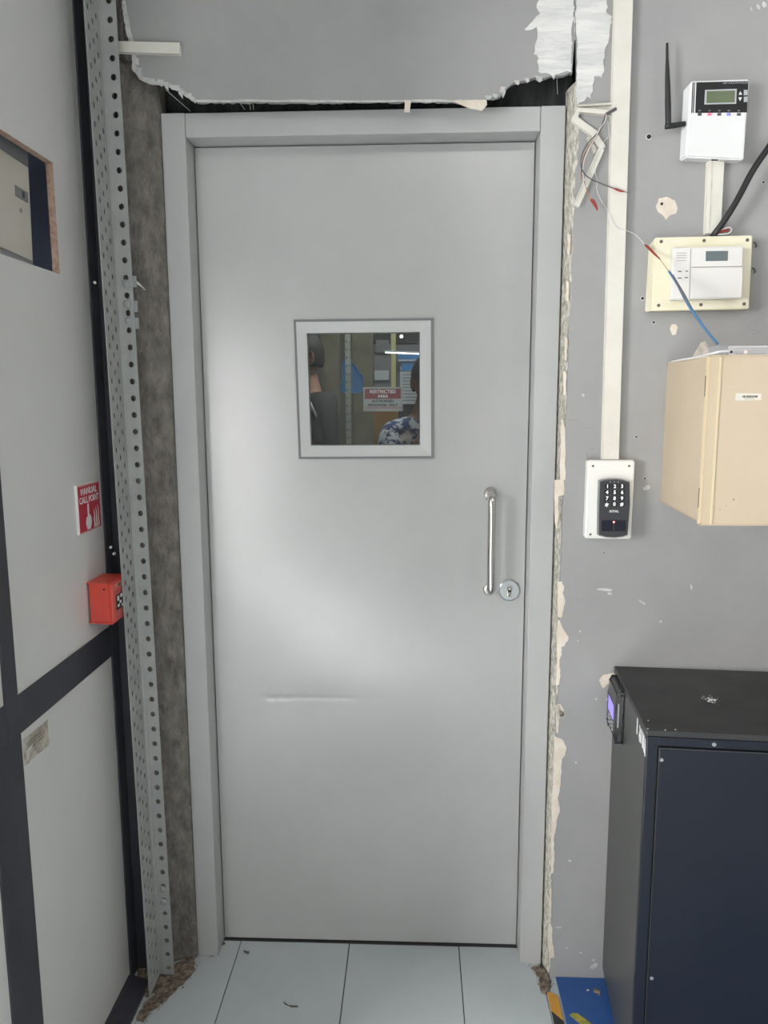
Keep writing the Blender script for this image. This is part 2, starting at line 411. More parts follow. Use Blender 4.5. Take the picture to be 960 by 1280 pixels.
for (u, v, r_) in ((811, 171, .0058), (827, 255, .0040), (817, 403, .0034), (803, 373, .004), (795, 546, .0028), (806, 598, .0028), (755, 691, .0025), (954, 228, .003)):
    c = W(u, v)
    bm = B(); disc(bm, c + Vector((0, .0003, 0)), (0, -1, 0), r_ * 1.25, .0011, 14); obj('hole_rim', bm, 'flake', wb)
    bm = B(); disc(bm, c + Vector((0, -.0008, 0)), (0, -1, 0), r_ * .8, .0008, 12); obj('screw_hole', bm, 'black_gap', wb)
# bent scraps of torn paint along the broken edge
def scrap(u, v, du, dv, m='flake', out=.004):
    u += random.uniform(-3, 3); k_ = random.uniform(.35, 1.2); du *= k_; dv *= k_; w_ = random.uniform(.6, 1.9)
    a = W(u, v); c = W(u + du, v + dv, out)
    n = Vector((.35 * du + 2.2, 0, 0)) * .0008
    bm = B(); pts = [a + Vector((-.004 * w_, -.0006, .003)), a + Vector((.004 * w_, -.0006, .002)), a.lerp(c, random.uniform(.3, .8)) + Vector((.003 * w_, -.001, 0)), c + Vector((random.uniform(-.003, .003), 0, 0)), a.lerp(c, random.uniform(.3, .8)) + Vector((-.003 * w_, -.001, 0))]
    prism(bm, pts, (0, .0009, 0)); obj('paint_scrap', bm, m, wb)
for u, v, du, dv in ((168, 74, 3, 9), (172, 86, 2, 8), (178, 92, 2, 9), (190, 99, 4, 9), (200, 101, 3, 8), (210, 104, 3, 11), (218, 108, 4, 9), (228, 112, 2, 12), (236, 118, 5, 8), (241, 123, 3, 6),
                     (612, 121, -2, 5), (620, 119, 1, 7), (628, 114, 0, 8), (631, 110, -3, 6), (645, 102, 2, 5), (660, 99, 2, 5), (676, 97, 2, 6), (690, 94, 1, 7)):
    scrap(u, v, du, dv)
patch('torn_rim', [W(u, v) for u, v in ((246, 125), (330, 125), (420, 125.5), (520, 124.6), (606, 125), (605, 127.5), (520, 127.5), (420, 128), (330, 127.6), (246, 128))], 'flake', .0012)
patch('torn_rim', [W(u, v) for u, v in ((152, 2), (156, 0), (160, 18), (163, 36), (167, 50), (170, 68), (170, 82), (178, 95), (192, 101), (206, 103), (223, 109), (238, 118), (247, 126), (243, 128), (222, 114), (205, 107), (190, 106), (174, 99), (165, 86), (165, 70), (161, 52), (157, 36), (154, 18))], 'flake', .0014)
bm = B(); prism(bm, [W(u, v, .006) for u, v in ((565, 126), (608, 124.5), (609, 131), (602, 139), (596, 137), (588, 136))], (0, .0015, 0)); obj('hanging_paint_flap', bm, 'cream_plaster', wb)
bm = B(); prism(bm, [W(u, v, .006) for u, v in ((506, 126), (514, 126), (513, 132), (512, 140), (505, 140), (506, 132))], (0, .0015, 0)); obj('hanging_paint_flap', bm, 'cream_plaster', wb)
# the crack's dark inside and hairline
bm = B(); prism(bm, [W(u, v, .0023) for u, v in ((718.2, 48), (719.2, 30), (717.6, 12), (720, 0), (720.8, 0), (718.4, 12), (720, 30), (719.6, 48))], (0, .0006, 0)); obj('hairline_crack', bm, 'groove', wb)
# thin white fibres hanging in the gap
for a, c in (((207, 112), (238, 139)), ((300, 129), (306, 137)), ((312, 128), (313, 137)), ((316, 128), (317, 137)), ((696, 98), (697, 118))):
    bm = B(); tube(bm, [P(*a, 1, -.03), P(*c, 1, -.01)], .0006, 5); obj('hanging_fibre', bm, 'flake', wb)

# ------------------------------------------------------------------ door
HW = .452; JW = .054; HT = 2.10; YL = .065; IX = HW - JW; IZ = HT - .0527
door = setting('door_1', (0, 0, 0))
fr = 'frame_paint'
j1 = obj('jamb', box((-HW, 0, 0), (-IX, .11, HT), .0022), fr, door)
j2 = obj('jamb', box((IX, 0, 0), (HW, .11, HT), .0022), fr, door)
obj('frame_head', box((-IX + .0006, 0, IZ), (IX - .0006, .11, HT - .0008), .0022), fr, door)
obj('door_stop', box((-IX, YL + .0475, 0), (-IX + .012, .11, IZ)), fr, door)
obj('door_stop', box((IX - .012, YL + .0475, 0), (IX, .11, IZ)), fr, door)
# frame screw plugs on the inner returns
for z in (1.62, .98, .42):
    for s in (-1, 1):
        bm = B(); disc(bm, (s * (IX + .0002), .03, z), (-s, 0, 0), .004, .0006, 12); obj('screw_cap', bm, 'bezel_paint', door)
LX = IX - .0025; Z0, Z1 = .006, IZ - .003
wx0, wx1, wz0, wz1 = -.155, .151, 1.333, 1.638
def front_y(x, z):
    e = min(1, (LX - abs(x)) / .05) * min(1, (Z1 - z) / .05, (z - Z0) / .05)
    y = .0011 * noise.noise(Vector((x * 2.3 + 3, 0, z * 1.7))) + .0004 * noise.noise(Vector((x * 6, 1, z * 5)))
    # pressed crease across the leaf and the shallow dent under its left part
    zc = .6965
    c = math.exp(-((z - zc) / .0065) ** 2)
    k = 1 if -.275 < x < -.03 else .18
    y += .0004 * c * k
    y += .0016 * math.exp(-((z - .675) / .055) ** 2 - ((x + .16) / .13) ** 2)
    y -= .0003 * math.exp(-((z - .80) / .10) ** 2 - ((x + .10) / .16) ** 2)
    y += .0018 * math.exp(-((z - 1.0) / .02) ** 2 - ((x - .03) / .02) ** 2) * .3
    for dx, dz in ((-.247, .692), (-.212, .693)): y += .0016 * math.exp(-((z - dz) / .006) ** 2 - ((x - dx) / .007) ** 2)
    return YL + e * y
bm = B()
xs = sorted(set([-LX + i * 2 * LX / 80 for i in range(81)] + [wx0, wx1])); 
zs = sorted(set([Z0 + i * (Z1 - Z0) / 170 for i in range(171)] + [wz0, wz1] + [.66 + .003 * i for i in range(25)]))
gv = {}
for i, x in enumerate(xs):
    for j, z in enumerate(zs): gv[i, j] = bm.verts.new((x, front_y(x, z), z))
for i in range(len(xs) - 1):
    for j in range(len(zs) - 1):
        cx, cz = (xs[i] + xs[i + 1]) / 2, (zs[j] + zs[j + 1]) / 2
        if wx0 < cx < wx1 and wz0 < cz < wz1: continue
        bm.faces.new((gv[i, j], gv[i + 1, j], gv[i + 1, j + 1], gv[i, j + 1]))
bmesh.ops.delete(bm, geom=[v for v in bm.verts if not v.link_faces], context='VERTS')
ed = [e for e in bm.edges if e.is_boundary]
r = bmesh.ops.extrude_edge_only(bm, edges=ed)
for v in r['geom']:
    if isinstance(v, bmesh.types.BMVert): v.co.y = YL + .045
for e in ed: e.smooth = False
leaf = obj('door_leaf', bm, 'door_paint', door, smooth=True)
obj('leaf_back', box((-LX, YL + .0445, Z0), (wx0, YL + .0465, Z1)), 'door_paint', leaf)
obj('leaf_back', box((wx1, YL + .0445, Z0), (LX, YL + .0465, Z1)), 'door_paint', leaf)
obj('leaf_back', box((wx0, YL + .0445, Z0), (wx1, YL + .0465, wz0)), 'door_paint', leaf)
obj('leaf_back', box((wx0, YL + .0445, wz1), (wx1, YL + .0465, Z1)), 'door_paint', leaf)
# vision panel: rubber edge, sloped bezel, pane
def ring(o4, i4, yo, yi, m, name, yb=None):
    bm = B(); yb = YL + .004 if yb is None else yb
    O = [Vector((x, 0, z)) for x, z in o4]; I = [Vector((x, 0, z)) for x, z in i4]
    def v(p, y): return bm.verts.new((p.x, y, p.z))
    a = [v(p, yb) for p in O]; c = [v(p, yo) for p in O]; d = [v(p, yi) for p in I]; e = [v(p, yb) for p in I]
    for k in range(4):
        l = (k + 1) % 4
        bm.faces.new((a[k], a[l], c[l], c[k])); bm.faces.new((c[k], c[l], d[l], d[k])); bm.faces.new((d[k], d[l], e[l], e[k])); bm.faces.new((e[k], e[l], a[l], a[k]))
    return obj(name, bm, m, leaf)
def q4(pts, y): return [(P(u, v, 1, y).x, P(u, v, 1, y).z) for u, v in pts]
OU = q4(((367, 399.5), (542.5, 397.5), (543, 573), (373.5, 574)), YL - .004)
OU2 = q4(((370, 402.5), (538.5, 400.5), (539, 570), (376.5, 571)), YL - .006)
IN = q4(((383.5, 416.5), (524.8, 415), (525, 556.5), (388.5, 557)), YL - .002)
ring(OU, OU2, YL - .004, YL - .0035, 'gasket', 'rubber_gasket')
ring(OU2, IN, YL - .0075, YL - .0045, 'bezel_paint', 'bezel', YL + .012)
IN2 = [(x + (.002 if x < 0 else -.002), z + (.002 if z < 1.5 else -.002)) for x, z in IN]
ring(IN, IN2, YL - .002, YL + .003, 'gasket', 'glazing_gasket', YL + .010)
pane = obj('glass_pane', box((wx0 + .002, YL + .008, wz0 + .002), (wx1 - .002, YL + .013, wz1 - .002)), 'glass', leaf)
# notice fixed behind the glass
ny = YL + .0155
c1_, c2_ = P(454, 484, 1, ny), P(503.5, 514, 1, ny)
nt_ = obj('glass_notice', box((c1_.x, ny, c2_.z), (c2_.x, ny + .0006, c1_.z)), 'notice_white_dim', leaf)
a1, a2 = P(456, 486, 1, ny), P(501, 498.5, 1, ny)
obj('red_band', box((a1.x, ny - .0004, a2.z), (a2.x, ny, a1.z)), 'notice_red_dim', leaf)
cx = (a1.x + a2.x) / 2
for s_, v, sz, m in (('RESTRICTED', 489.7, .0115, 'print_white'), ('AREA', 495.4, .0105, 'print_white'), ('AUTHORISED', 501.5, .0088, 'print_black'), ('PERSONNEL ONLY', 506.5, .0088, 'print_black')):
    text(s_, (cx, ny - .0006, P(470, v, 1, ny).z), sz, m, leaf, bold=.0002)
obj('red_line', box((a1.x, ny - .0004, P(470, 510.3, 1, ny).z), (a2.x, ny, P(470, 509.5, 1, ny).z)), 'sign_red', leaf)
bm = B()
for k in range(4):
    z = P(505, 544.5 + 2.3 * k, 1, YL + .007).z
    x = P(498 if k else 503, 545, 1, YL + .007).x
    for q in range(6 - k % 2): bx(bm, (x + q * .0056, YL + .0076, z + .0004), (x + q * .0056 + random.uniform(.002, .0042), YL + .0079, z + .0015))
st = obj('glazing_mark', bm, 'cream_plate', leaf)
# pull handle
hx, hz0, hz1 = P(614, 614, 1, YL - .045).x, 0, 0
top = P(612.5, 617, 1, YL); bot = P(611, 736, 1, YL)
SO = .052
hp = [(top.x, YL, top.z), (top.x, YL - SO * .45, top.z), (top.x, YL - SO * .85, top.z - .006), (top.x, YL - SO, top.z - .022), (top.x, YL - SO, (top.z + bot.z) / 2),
      (bot.x, YL - SO, bot.z + .022), (bot.x, YL - SO * .85, bot.z + .006), (bot.x, YL - SO * .45, bot.z), (bot.x, YL, bot.z)]
bm = B(); tube(bm, hp, .0095, 20, 6); pull = obj('pull_handle', bm, 'steel', leaf, smooth=True)
for p in (top, bot):
    bm = B(); disc(bm, (p.x, YL + .001, p.z), (0, -1, 0), .0165, .005, 28); disc(bm, (p.x, YL - .004, p.z), (0, -1, 0), .015, .002, 28, .013); obj('handle_rose', bm, 'steel', leaf)
lk = P(636.5, 737.5, 1, YL)
bm = B(); disc(bm, (lk.x, YL + .001, lk.z), (0, -1, 0), .0268, .005, 36); disc(bm, (lk.x, YL - .004, lk.z), (0, -1, 0), .0268, .0022, 36, .0235)
obj('lock_rose', bm, 'steel_lock', leaf)
bm = B(); disc(bm, (lk.x, YL - .0055, lk.z + .005), (0, -1, 0), .0088, .0022, 24); bx(bm, (lk.x - .005, YL - .0077, lk.z - .016), (lk.x + .005, YL - .0055, lk.z + .004), .001)
obj('lock_cylinder', bm, 'steel', leaf)
bm = B(); disc(bm, (lk.x, YL - .0076, lk.z + .005), (0, -1, 0), .0052, .0006, 20); disc(bm, (lk.x, YL - .0076, lk.z - .011), (0, -1, 0), .0022, .0006, 12); bx(bm, (lk.x - .0055, YL - .0081, lk.z - .0065), (lk.x + .0055, YL - .0075, lk.z - .0055))
obj('keyway', bm, 'screw_dark', leaf)
bm = B(); disc(bm, (lk.x, YL - .008, lk.z + .005), (0, -1, 0), .0034, .0006, 16); obj('key_plug', bm, 'steel_lock', leaf)

# ------------------------------------------------------------------ left wall: panelled partition
XL = -.60
wl = setting('wall_left')
Y0, Y1 = -.80, -.02
T = .010
oy0, oy1, oz0, oz1 = -.56, -.233, 1.716, 1.931      # cut-out in the upper board
PM = 'panel_white'
def pan(y0, z0, y1, z1): return obj('wall_board', box((XL - T, y0, z0), (XL, y1, z1)), PM, wl)
bm = B()
for (ya, za, yb, zb) in ((-.522, .90, oy0 + .038 + 0, 2.95),): pass
zu0, zu1, yu0, yu1 = .90, 2.95, -.53, -.08
# upper board with the cut-out as one mesh: grid of cells less the hole
def holed(y, z, hole):
    bm = B(); vv = {}
    for i, a in enumerate(y):
        for j, c in enumerate(z): vv[i, j] = (bm.verts.new((XL, a, c)), bm.verts.new((XL - T, a, c)))
    def keep(i, j): return 0 <= i < len(y) - 1 and 0 <= j < len(z) - 1 and (i, j) != hole
    for i in range(len(y) - 1):
        for j in range(len(z) - 1):
            if not keep(i, j): continue
            q = [(i, j), (i + 1, j), (i + 1, j + 1), (i, j + 1)]
            bm.faces.new([vv[k][0] for k in q]); bm.faces.new([vv[k][1] for k in reversed(q)])
            for (a, c), nb in zip(((q[0], q[1]), (q[1], q[2]), (q[2], q[3]), (q[3], q[0])), ((i, j - 1), (i + 1, j), (i, j + 1), (i - 1, j))):
                if not keep(*nb): bm.faces.new((vv[a][0], vv[c][0], vv[c][1], vv[a][1]))
    return bm
obj('wall_board', holed([-.525, -.46, oy1, -.08], [.90, oz0, oz1, 2.95], (1, 1)), PM, wl)
# raw edge of the cut-out
bm = B(); e = .0012
bx(bm, (XL - T - .004, oy1 - e - .001, oz0), (XL - .0004, oy1 - .0002, oz1)); bx(bm, (XL - T - .004, -.46, oz1 - e), (XL - .0004, oy1, oz1 - .0002))
obj('raw_cut_edge', bm, 'raw_board', wl)
obj('wall_board', box((XL - T, -.525, 0), (XL, -.08, .875)), PM, wl)
obj('wall_board', box((XL - T, Y0, 0), (XL, -.60, .875)), PM, wl)
obj('wall_board', box((XL - T, Y0, .90), (XL, -.55, 2.95)), PM, wl)
AL = 'aluminium_dark'
obj('stile', box((XL - .03, -.094, 0), (XL + .004, -.028, 2.95), .001), AL, wl)
obj('corner_filler', box((XL + .004, -.052, 0), (XL + .058, -.034, 2.95), .001), AL, wl)
obj('stile', box((XL - .017, -.565, .861), (XL + .004, -.522, 2.95), .001), AL, wl)
obj('stile', box((XL - .019, -.622, 0), (XL + .004, -.522, .861), .001), AL, wl)
obj('mid_rail', box((XL - .019, -.522, .861), (XL + .0035, -.094, .933), .001), AL, wl)
obj('mid_rail', box((XL - .019, Y0, .861), (XL + .0035, -.565, .933), .001), AL, wl)
bm = B(); prism(bm, [(XL, -.8, 0), (XL + .052, -.8, 0), (XL + .050, -.8, .008), (XL + .012, -.8, .022), (XL, -.8, .022)], (0, .70, 0)); obj('bottom_track', bm, AL, wl)
obj('void_backing', box((-.80, -.75, 1.3), (-.78, -.04, 2.4)), 'void_blue', wl)
obj('void_backing', box((-.84, -.05, 1.3), (XL - .03, -.03, 2.4)), 'void_blue', wl)
obj('void_backing', box((-.84, -.75, 2.39), (XL - .02, -.04, 2.42)), 'void_blue', wl)
bm = B(); tube(bm, [P(40, 268, 0, -.77), P(46, 290, 0, -.77), P(53, 312, 0, -.77), P(58, 340, 0, -.77), P(60, 380, 0, -.77)], .0022, 6, 4)
o = obj('loose_wire', bm, 'box_grey', smooth=True, label='thin grey wire hanging in the dark cavity behind the left wall cut-out', category='wire')
# box seen in the cut-out
bxX = -.640
pr = P(37, 265, 0, bxX).y
t = thing('recessed_enclosure', 'dull cream metal enclosure with small dark square window, inside the wall cut-out', 'enclosure', (bxX, pr, 1.7))
zt, zb = P(35, 196, 0, bxX).z, P(37, 333, 0, bxX).z
obj('body', box((bxX - .10, pr - .30, zb - .003), (bxX, pr, zt + .012), .003), 'box_grey', t)
zt2, zb2 = P(32, 209, 0, bxX).z, P(33, 325, 0, bxX).z
dr = obj('door', box((bxX - .001, pr - .29, zb2), (bxX + .004, pr - .010, zt2), .002), 'box_cream_dull', t)
a, c = P(16, 226, 0, bxX + .005), P(33, 252, 0, bxX + .005)
obj('window', box((bxX + .004, a.y, c.z - .002), (bxX + .0055, c.y, a.z - .008), .0003), 'gasket', dr)
obj('dark_pane', box((bxX + .005, a.y + .025, c.z + .002), (bxX + .0062, c.y - .014, a.z - .012)), 'aluminium_dark', dr)
bm = B(); disc(bm, P(24, 264, 0, bxX + .004), (1, 0, 0), .004, .002, 12); obj('screw', bm, 'box_grey', dr)
ya_, yb2 = P(37, 200, 0, bxX).y, P(38.7, 333, 0, bxX).y
t.rotation_euler.x = -math.atan((ya_ - yb2) / (zt - zb)) * .4
obj('bracket', box((bxX - .10, pr - .3, 1.3), (bxX - .06, pr - .25, zb - .003)), 'box_grey', t)

# sign and call point
t = thing('call_point_sign', 'small red sign reading MANUAL CALL POINT on the left wall above the call point', 'sign', (XL, -.175, 1.173))
sb = obj('board', box((XL, -.233, 1.176), (XL + .006, -.118, 1.283), .0006, 1), 'sign_white', t)
obj('red_face', box((XL + .0058, -.2305, 1.178), (XL + .0066, -.1205, 1.281)), 'sign_red', t)
RX = (PI / 2, 0, PI / 2)
text('MANUAL', (XL + .0068, -.176, 1.266), .0205, 'print_white', t, RX, bold=.0004)
text('CALL POINT', (XL + .0068, -.176, 1.2475), .0195, 'print_white', t, RX, bold=.0004, sx=.92)
fx = XL + .0066
def YZ(pts): return [(fx, -.233 + y, 1.176 + z) for y, z in pts]
bm = B(); prism(bm, YZ([(.040, .006), (.055, .006), (.062, .016), (.063, .028), (.058, .036), (.052, .038), (.052, .060), (.049, .064), (.045, .060), (.045, .036), (.037, .032), (.034, .020)]), (.0006, 0, 0)); obj('hand_symbol', bm, 'print_white', t)
bm = B(); 
for k in range(3):
    y = .073 + .011 * k
    prism(bm, YZ([(y, .006), (y + .004, .014), (y + .001, .024), (y + .006, .034), (y + .003, .046 + .004 * k), (y + .009, .036), (y + .006, .024), (y + .010, .012), (y + .006, .006)]), (.0006, 0, 0))
obj('flame_symbol', bm, 'print_white', t)
for z in (1.1795, 1.2795): obj('border_line', box((fx, -.229, z - .0004), (fx + .0004, -.122, z + .0004)), 'print_white', t)

t = thing('call_point', 'bright red manual fire call point box on the left wall above the dark rail', 'call point', (XL, -.17, .97))
bm = B()
prism(bm, [(XL, -.205, .974), (XL, -.205, 1.078), (XL, -.118, 1.078), (XL, -.118, .974)], (.02, 0, 0))
bm.free(); bm = B()
# body: deeper case with chamfered rim
pts = [(XL + .0045, -.204), (XL + .0045, -.118), (XL + .0555, -.122), (XL + .0555, -.212)]
prism(bm, [(x, y, .974) for x, y in pts], (0, 0, .092)); 
bmesh.ops.bevel(bm, geom=bm.edges[:], offset=.0025, segments=2, affect='EDGES')
obj('case', bm, 'callpoint_red', t)
X1 = XL + .0555
obj('front_frame', box((X1 - .001, -.209, .977), (X1 + .004, -.124, 1.063), .0015), 'callpoint_red', t)
ff = obj('front_plate', box((X1 + .003, -.197, .987), (X1 + .0048, -.136, 1.046), .0005), 'callpoint_face', t)
obj('press_glass', box((X1 + .0046, -.193, 1.0), (X1 + .0058, -.143, 1.034)), 'print_black', t)
bm = B()
for y, z0, z1 in ((-.188, 1.006, 1.012), (-.188, 1.02, 1.031), (-.17, 1.024, 1.032), (-.165, 1.002, 1.009), (-.176, 1.012, 1.018)): bx(bm, (X1 + .0057, y, z0), (X1 + .0062, y + .011, z1))
obj('press_symbol', bm, 'print_white', t)
obj('nameplate', box((X1 + .0038, -.186, 1.0495), (X1 + .0046, -.152, 1.058)), 'raw_board', t)
text('FIRE', (X1 + .0048, -.169, 1.0538), .008, 'print_black', t, RX)
obj('lower_plate', box((X1 + .0038, -.198, .979), (X1 + .0046, -.140, .986)), 'callpoint_face', t)
bm = B(); disc(bm, (XL + .042, -.2095, 1.052), (0, -1, 0), .0022, .0014, 10); obj('case_screw', bm, 'print_black', t)
# worn sticker
t = thing('worn_sticker', 'worn tan paper sticker at the top left of the lower left wall panel', 'sticker', (XL, -.46, .79))
bm = B(); prism(bm, jag([(XL + .0002, -.511, .793), (XL + .0002, -.417, .790), (XL + .0002, -.415, .842), (XL + .0002, -.512, .843), (XL + .0002, -.511, .793)], .0012, .01, (1, 2))[:-1], (.0005, 0, 0)); obj('paper', bm, 'sticker_tan', t)
for k, (yy, w_) in enumerate(((-.50, .06), (-.495, .05), (-.49, .05))):
    bm = B(); 
    for q in range(7): bx(bm, (XL + .0007, yy + q * .0078, .828 - k * .0065), (XL + .0009, yy + q * .0078 + .005, .8315 - k * .0065))
    obj('faded_print', bm, 'print_green', t)
bm = B(); prism(bm, [(XL + .0006, -.507 + y, .796 + z) for y, z in ((.004, 0), (.012, .004), (.016, .018), (.026, .020), (.028, .027), (.018, .024), (.004, .022))], (.0004, 0, 0)); obj('faded_print', bm, 'trunking_old', t)
# short white strip fixed above the left top corner
t = thing('trunking_offcut', 'short white trunking offcut reaching right from the slotted angle above the door', 'trunking', tuple(W(188, 70)))
bm = B(); a = [W(147, 55, .0), W(226, 57, 0), W(226, 69.5, 0), W(147, 67, 0)]; prism(bm, a, (0, -.012, 0)); bmesh.ops.bevel(bm, geom=bm.edges[:], offset=.001, segments=1, affect='EDGES'); obj('channel', bm, 'trunking', t)

# ------------------------------------------------------------------ slotted angle post
def holes_sheet(bm, org, su, w, z0, nz, pitch, hx_, hz_, n=12, offz=0):
    """strip of cells with real oval holes; org = edge point, su = unit vector across"""
    org, su = Vector(org), Vector(su)
    for k in range(nz):
        cz = z0 + pitch * (k + .5) + offz
        ou, inn = [], []
        for j in range(n):
            t = 2 * PI * (j + .5) / n; c, s = math.cos(t), math.sin(t); m = max(abs(c), abs(s))
            ou.append(bm.verts.new(org + su * (w / 2 + w / 2 * c / m) + Vector((0, 0, cz + pitch / 2 * s / m - org.z))))
            inn.append(bm.verts.new(org + su * (w / 2 + hx_ * c) + Vector((0, 0, cz + hz_ * s - org.z))))
        cor = [bm.verts.new(org + su * (w / 2 + a * w / 2) + Vector((0, 0, cz + b_ * pitch / 2 - org.z))) for a, b_ in ((1, 1), (-1, 1), (-1, -1), (1, -1))]
        q = n // 4
        for j in range(n): bm.faces.new((ou[j], ou[(j + 1) % n], inn[(j + 1) % n], inn[j]))
        # corner triangles: gap where the outline turns
        for i, cidx in enumerate((0, 1, 2, 3)):
            # boundary between sample q*i+q//2-ish samples closest to the corner
            j = int(round((PI / 4 + i * PI / 2) / (2 * PI / n) - .5)) % n
            t_j = 2 * PI * (j + .5) / n
            if abs(t_j - (PI / 4 + i * PI / 2)) > 1e-4:
                j2 = (j + 1) % n if t_j < PI / 4 + i * PI / 2 else (j - 1) % n
                try: bm.faces.new((ou[j], cor[cidx], ou[j2]))
                except ValueError: pass
    return bm
PY = -.085; PX0, PX1 = -.5265, -.4885
PITCH = .0377; zoff = .033 - PITCH / 2
t = thing('slotted_angle_post', 'tall grey slotted steel angle post standing between the left wall and the door frame', 'post', (PX0, PY, 0))
NH = int(2.9 / PITCH)
lean = .0203   # the post leans a little to the left towards its top
def shear(bm):
    for v in bm.verts: v.co.x -= lean * v.co.z / 2.1
bm = B(); w_ = PX1 - PX0
z0 = zoff
holes_sheet(bm, (PX0 + .010, PY, 0), (1, 0, 0), w_ - .010, z0, NH, PITCH, .0062, .0068, 16)
a = [bm.verts.new((PX0, PY, z0)), bm.verts.new((PX0 + .010, PY, z0)), bm.verts.new((PX0 + .010, PY, z0 + NH * PITCH)), bm.verts.new((PX0, PY, z0 + NH * PITCH))]; bm.faces.new(a)
bmesh.ops.remove_doubles(bm, verts=bm.verts[:], dist=1e-5); shear(bm)
o = obj('front_flange', bm, 'angle_grey', t); md = o.modifiers.new('thick', 'SOLIDIFY'); md.thickness = .0022; md.offset = 0
bm = B()
for i, (ww, of) in enumerate(((.021, 0), (.021, PITCH / 2), (.021, 0))):
    y_ = PY - .006 - .021 * (i + 1)
    holes_sheet(bm, (PX0, y_, 0), (0, 1, 0), .021, z0, NH - (1 if of else 0), PITCH, .0056, .0074, 12, of)
for ya, yb in ((PY, PY - .006), (PY - .069, PY - .075)):
    bm.faces.new([bm.verts.new((PX0, y, z)) for y, z in ((ya, z0), (yb, z0), (yb, z0 + NH * PITCH), (ya, z0 + NH * PITCH))])
y_ = PY - .006 - .021
for za in (z0, z0 + NH * PITCH - PITCH / 2): bm.faces.new([bm.verts.new((PX0, y, z)) for y, z in ((y_ , za), (y_ - .021, za), (y_ - .021, za + PITCH / 2), (y_, za + PITCH / 2))])
bmesh.ops.remove_doubles(bm, verts=bm.verts[:], dist=1e-5); shear(bm)
o = obj('side_flange', bm, 'angle_grey', t); md = o.modifiers.new('thick', 'SOLIDIFY'); md.thickness = .0022; md.offset = 0
def PB(u, v):
    c = P(u, v, 1, PY); 
    bm = B(); disc(bm, (c.x, PY - .0008, c.z), (0, -1, 0), .0095, .003, 18); disc(bm, (c.x, PY - .0036, c.z), (0, -1, 0), .0085, .003, 18, .0045)
    obj('bolt', bm, 'bolt_steel', t, smooth=False)
for u, v in ((157.5, 355), (159, 380), (161, 401), (203.5, 1111), (205, 1127)): PB(u, v)
for u, v in ((169, 352), (170.5, 383), (172, 404)):
    c = P(u, v, 1, PY + .003); obj('clip', box((c.x - .006, PY + .0012, c.z - .012), (c.x + .003, PY + .005, c.z + .012)), 'bolt_steel', t)
for u, v in ((121, 353), (138, 684), (142, 692)):
    c = P(u, v, 0, PX0 - .01); bm = B(); bmesh.ops.create_icosphere(bm, subdivisions=1, radius=.006)
    for q in bm.verts: q.co = Vector((q.co.x * .5, q.co.y * random.uniform(.7, 1.4), q.co.z * .6)) + Vector((PX0 + .002 - lean * c.z / 2.1, c.y, c.z))
    obj('paint_blob', bm, 'flake', t)
bm = B(); tube(bm, [P(168, 351, 1, -.075), P(172, 354, 1, -.072), P(177, 358, 1, -.068), P(182, 363, 1, -.065)], [.0035, .003, .0012, .0006], 8)
obj('cable_tie', bm, 'wire_white', label='tiny white tie stub poking out beside the post bolts', category='cable tie')

# dust and crumbs at the foot of both jambs
def heap(outl, h, name='rubble_dust', lab='', n=420):
    bm = B(); cx = sum(p[0] for p in outl) / len(outl); cy = sum(p[1] for p in outl) / len(outl)
    m = len(outl); rings = []
    for k in range(7):
        f = 1 - k / 7
        rings.append([bm.verts.new((cx + (x - cx) * f * (1 + .05 * random.random()), cy + (y - cy) * f, (h * (1 - f ** 1.2) + random.uniform(0, .0025) * (k > 0)) + .0003)) for x, y in outl])
    for a, c in zip(rings, rings[1:]):
        for j in range(m): bm.faces.new((a[j], a[(j + 1) % m], c[(j + 1) % m], c[j]))
    bm.faces.new(rings[-1])
    for k in range(n):
        p = random.choice(outl); f = random.random() ** .6 * random.choice((1, 1.04, 1.12, 1.2))
        x, y = cx + (p[0] - cx) * f + random.uniform(-.006, .006), cy + (p[1] - cy) * f + random.uniform(-.006, .006); r_ = random.uniform(.0006, .0024)
        b4 = [bm.verts.new((x + random.uniform(-r_, r_), y + random.uniform(-r_, r_), h * (1 - f) + .0004 + (r_ * 1.4 if q == 3 else 0))) for q in range(4)]
        for q in ((0, 1, 3), (1, 2, 3), (2, 0, 3)): bm.faces.new([b4[i] for i in q])
    return obj(name, bm, 'dust', kind='stuff', label=lab, category='dust')
def FL(u, v): p = P(u, v, 2, 0); return (p.x, p.y)
def dens(l, s=.02, amp=.003):
    o_ = []
    for a, c in zip(l, l[1:] + l[:1]):
        d = math.dist(a, c); n = max(1, int(d / s))
        for k in range(n): o_.append((a[0] + (c[0] - a[0]) * k / n + random.uniform(-amp, amp), a[1] + (c[1] - a[1]) * k / n + random.uniform(-amp, amp)))
    return o_
heap(dens([FL(177, 1278), FL(192, 1262), FL(207, 1250), FL(222, 1235), FL(240, 1215), FL(247, 1196), FL(236, 1196), FL(222, 1214), FL(200, 1226), FL(193, 1246), FL(186, 1250), FL(176, 1262), FL(168, 1278)], .012, .007), .0012, lab='brown mortar dust and crumbs heaped at the foot of the slotted post', n=1500)
heap(dens([FL(168, 1208), FL(172, 1236), FL(186, 1248), FL(196, 1240), FL(210, 1224), FL(228, 1222), FL(240, 1205), FL(236, 1196), FL(215, 1210), FL(190, 1206)], .012, .007), .002, lab='darker crumbs packed behind the foot of the slotted post', n=500)
heap(dens([FL(664, 1209), FL(678, 1206), FL(688, 1222), FL(690, 1234), FL(682, 1243), FL(676, 1236), FL(671, 1222)], .008, .005), .0015, lab='pale brown dust crumbs at the foot of the right jamb', n=260)
heap(dens([FL(254, 1192), FL(262, 1180), FL(277, 1174), FL(281, 1180), FL(270, 1188), FL(266, 1196)], .01, .002), .001, lab='thin brown dust at the foot of the left jamb beside the leaf', n=160)
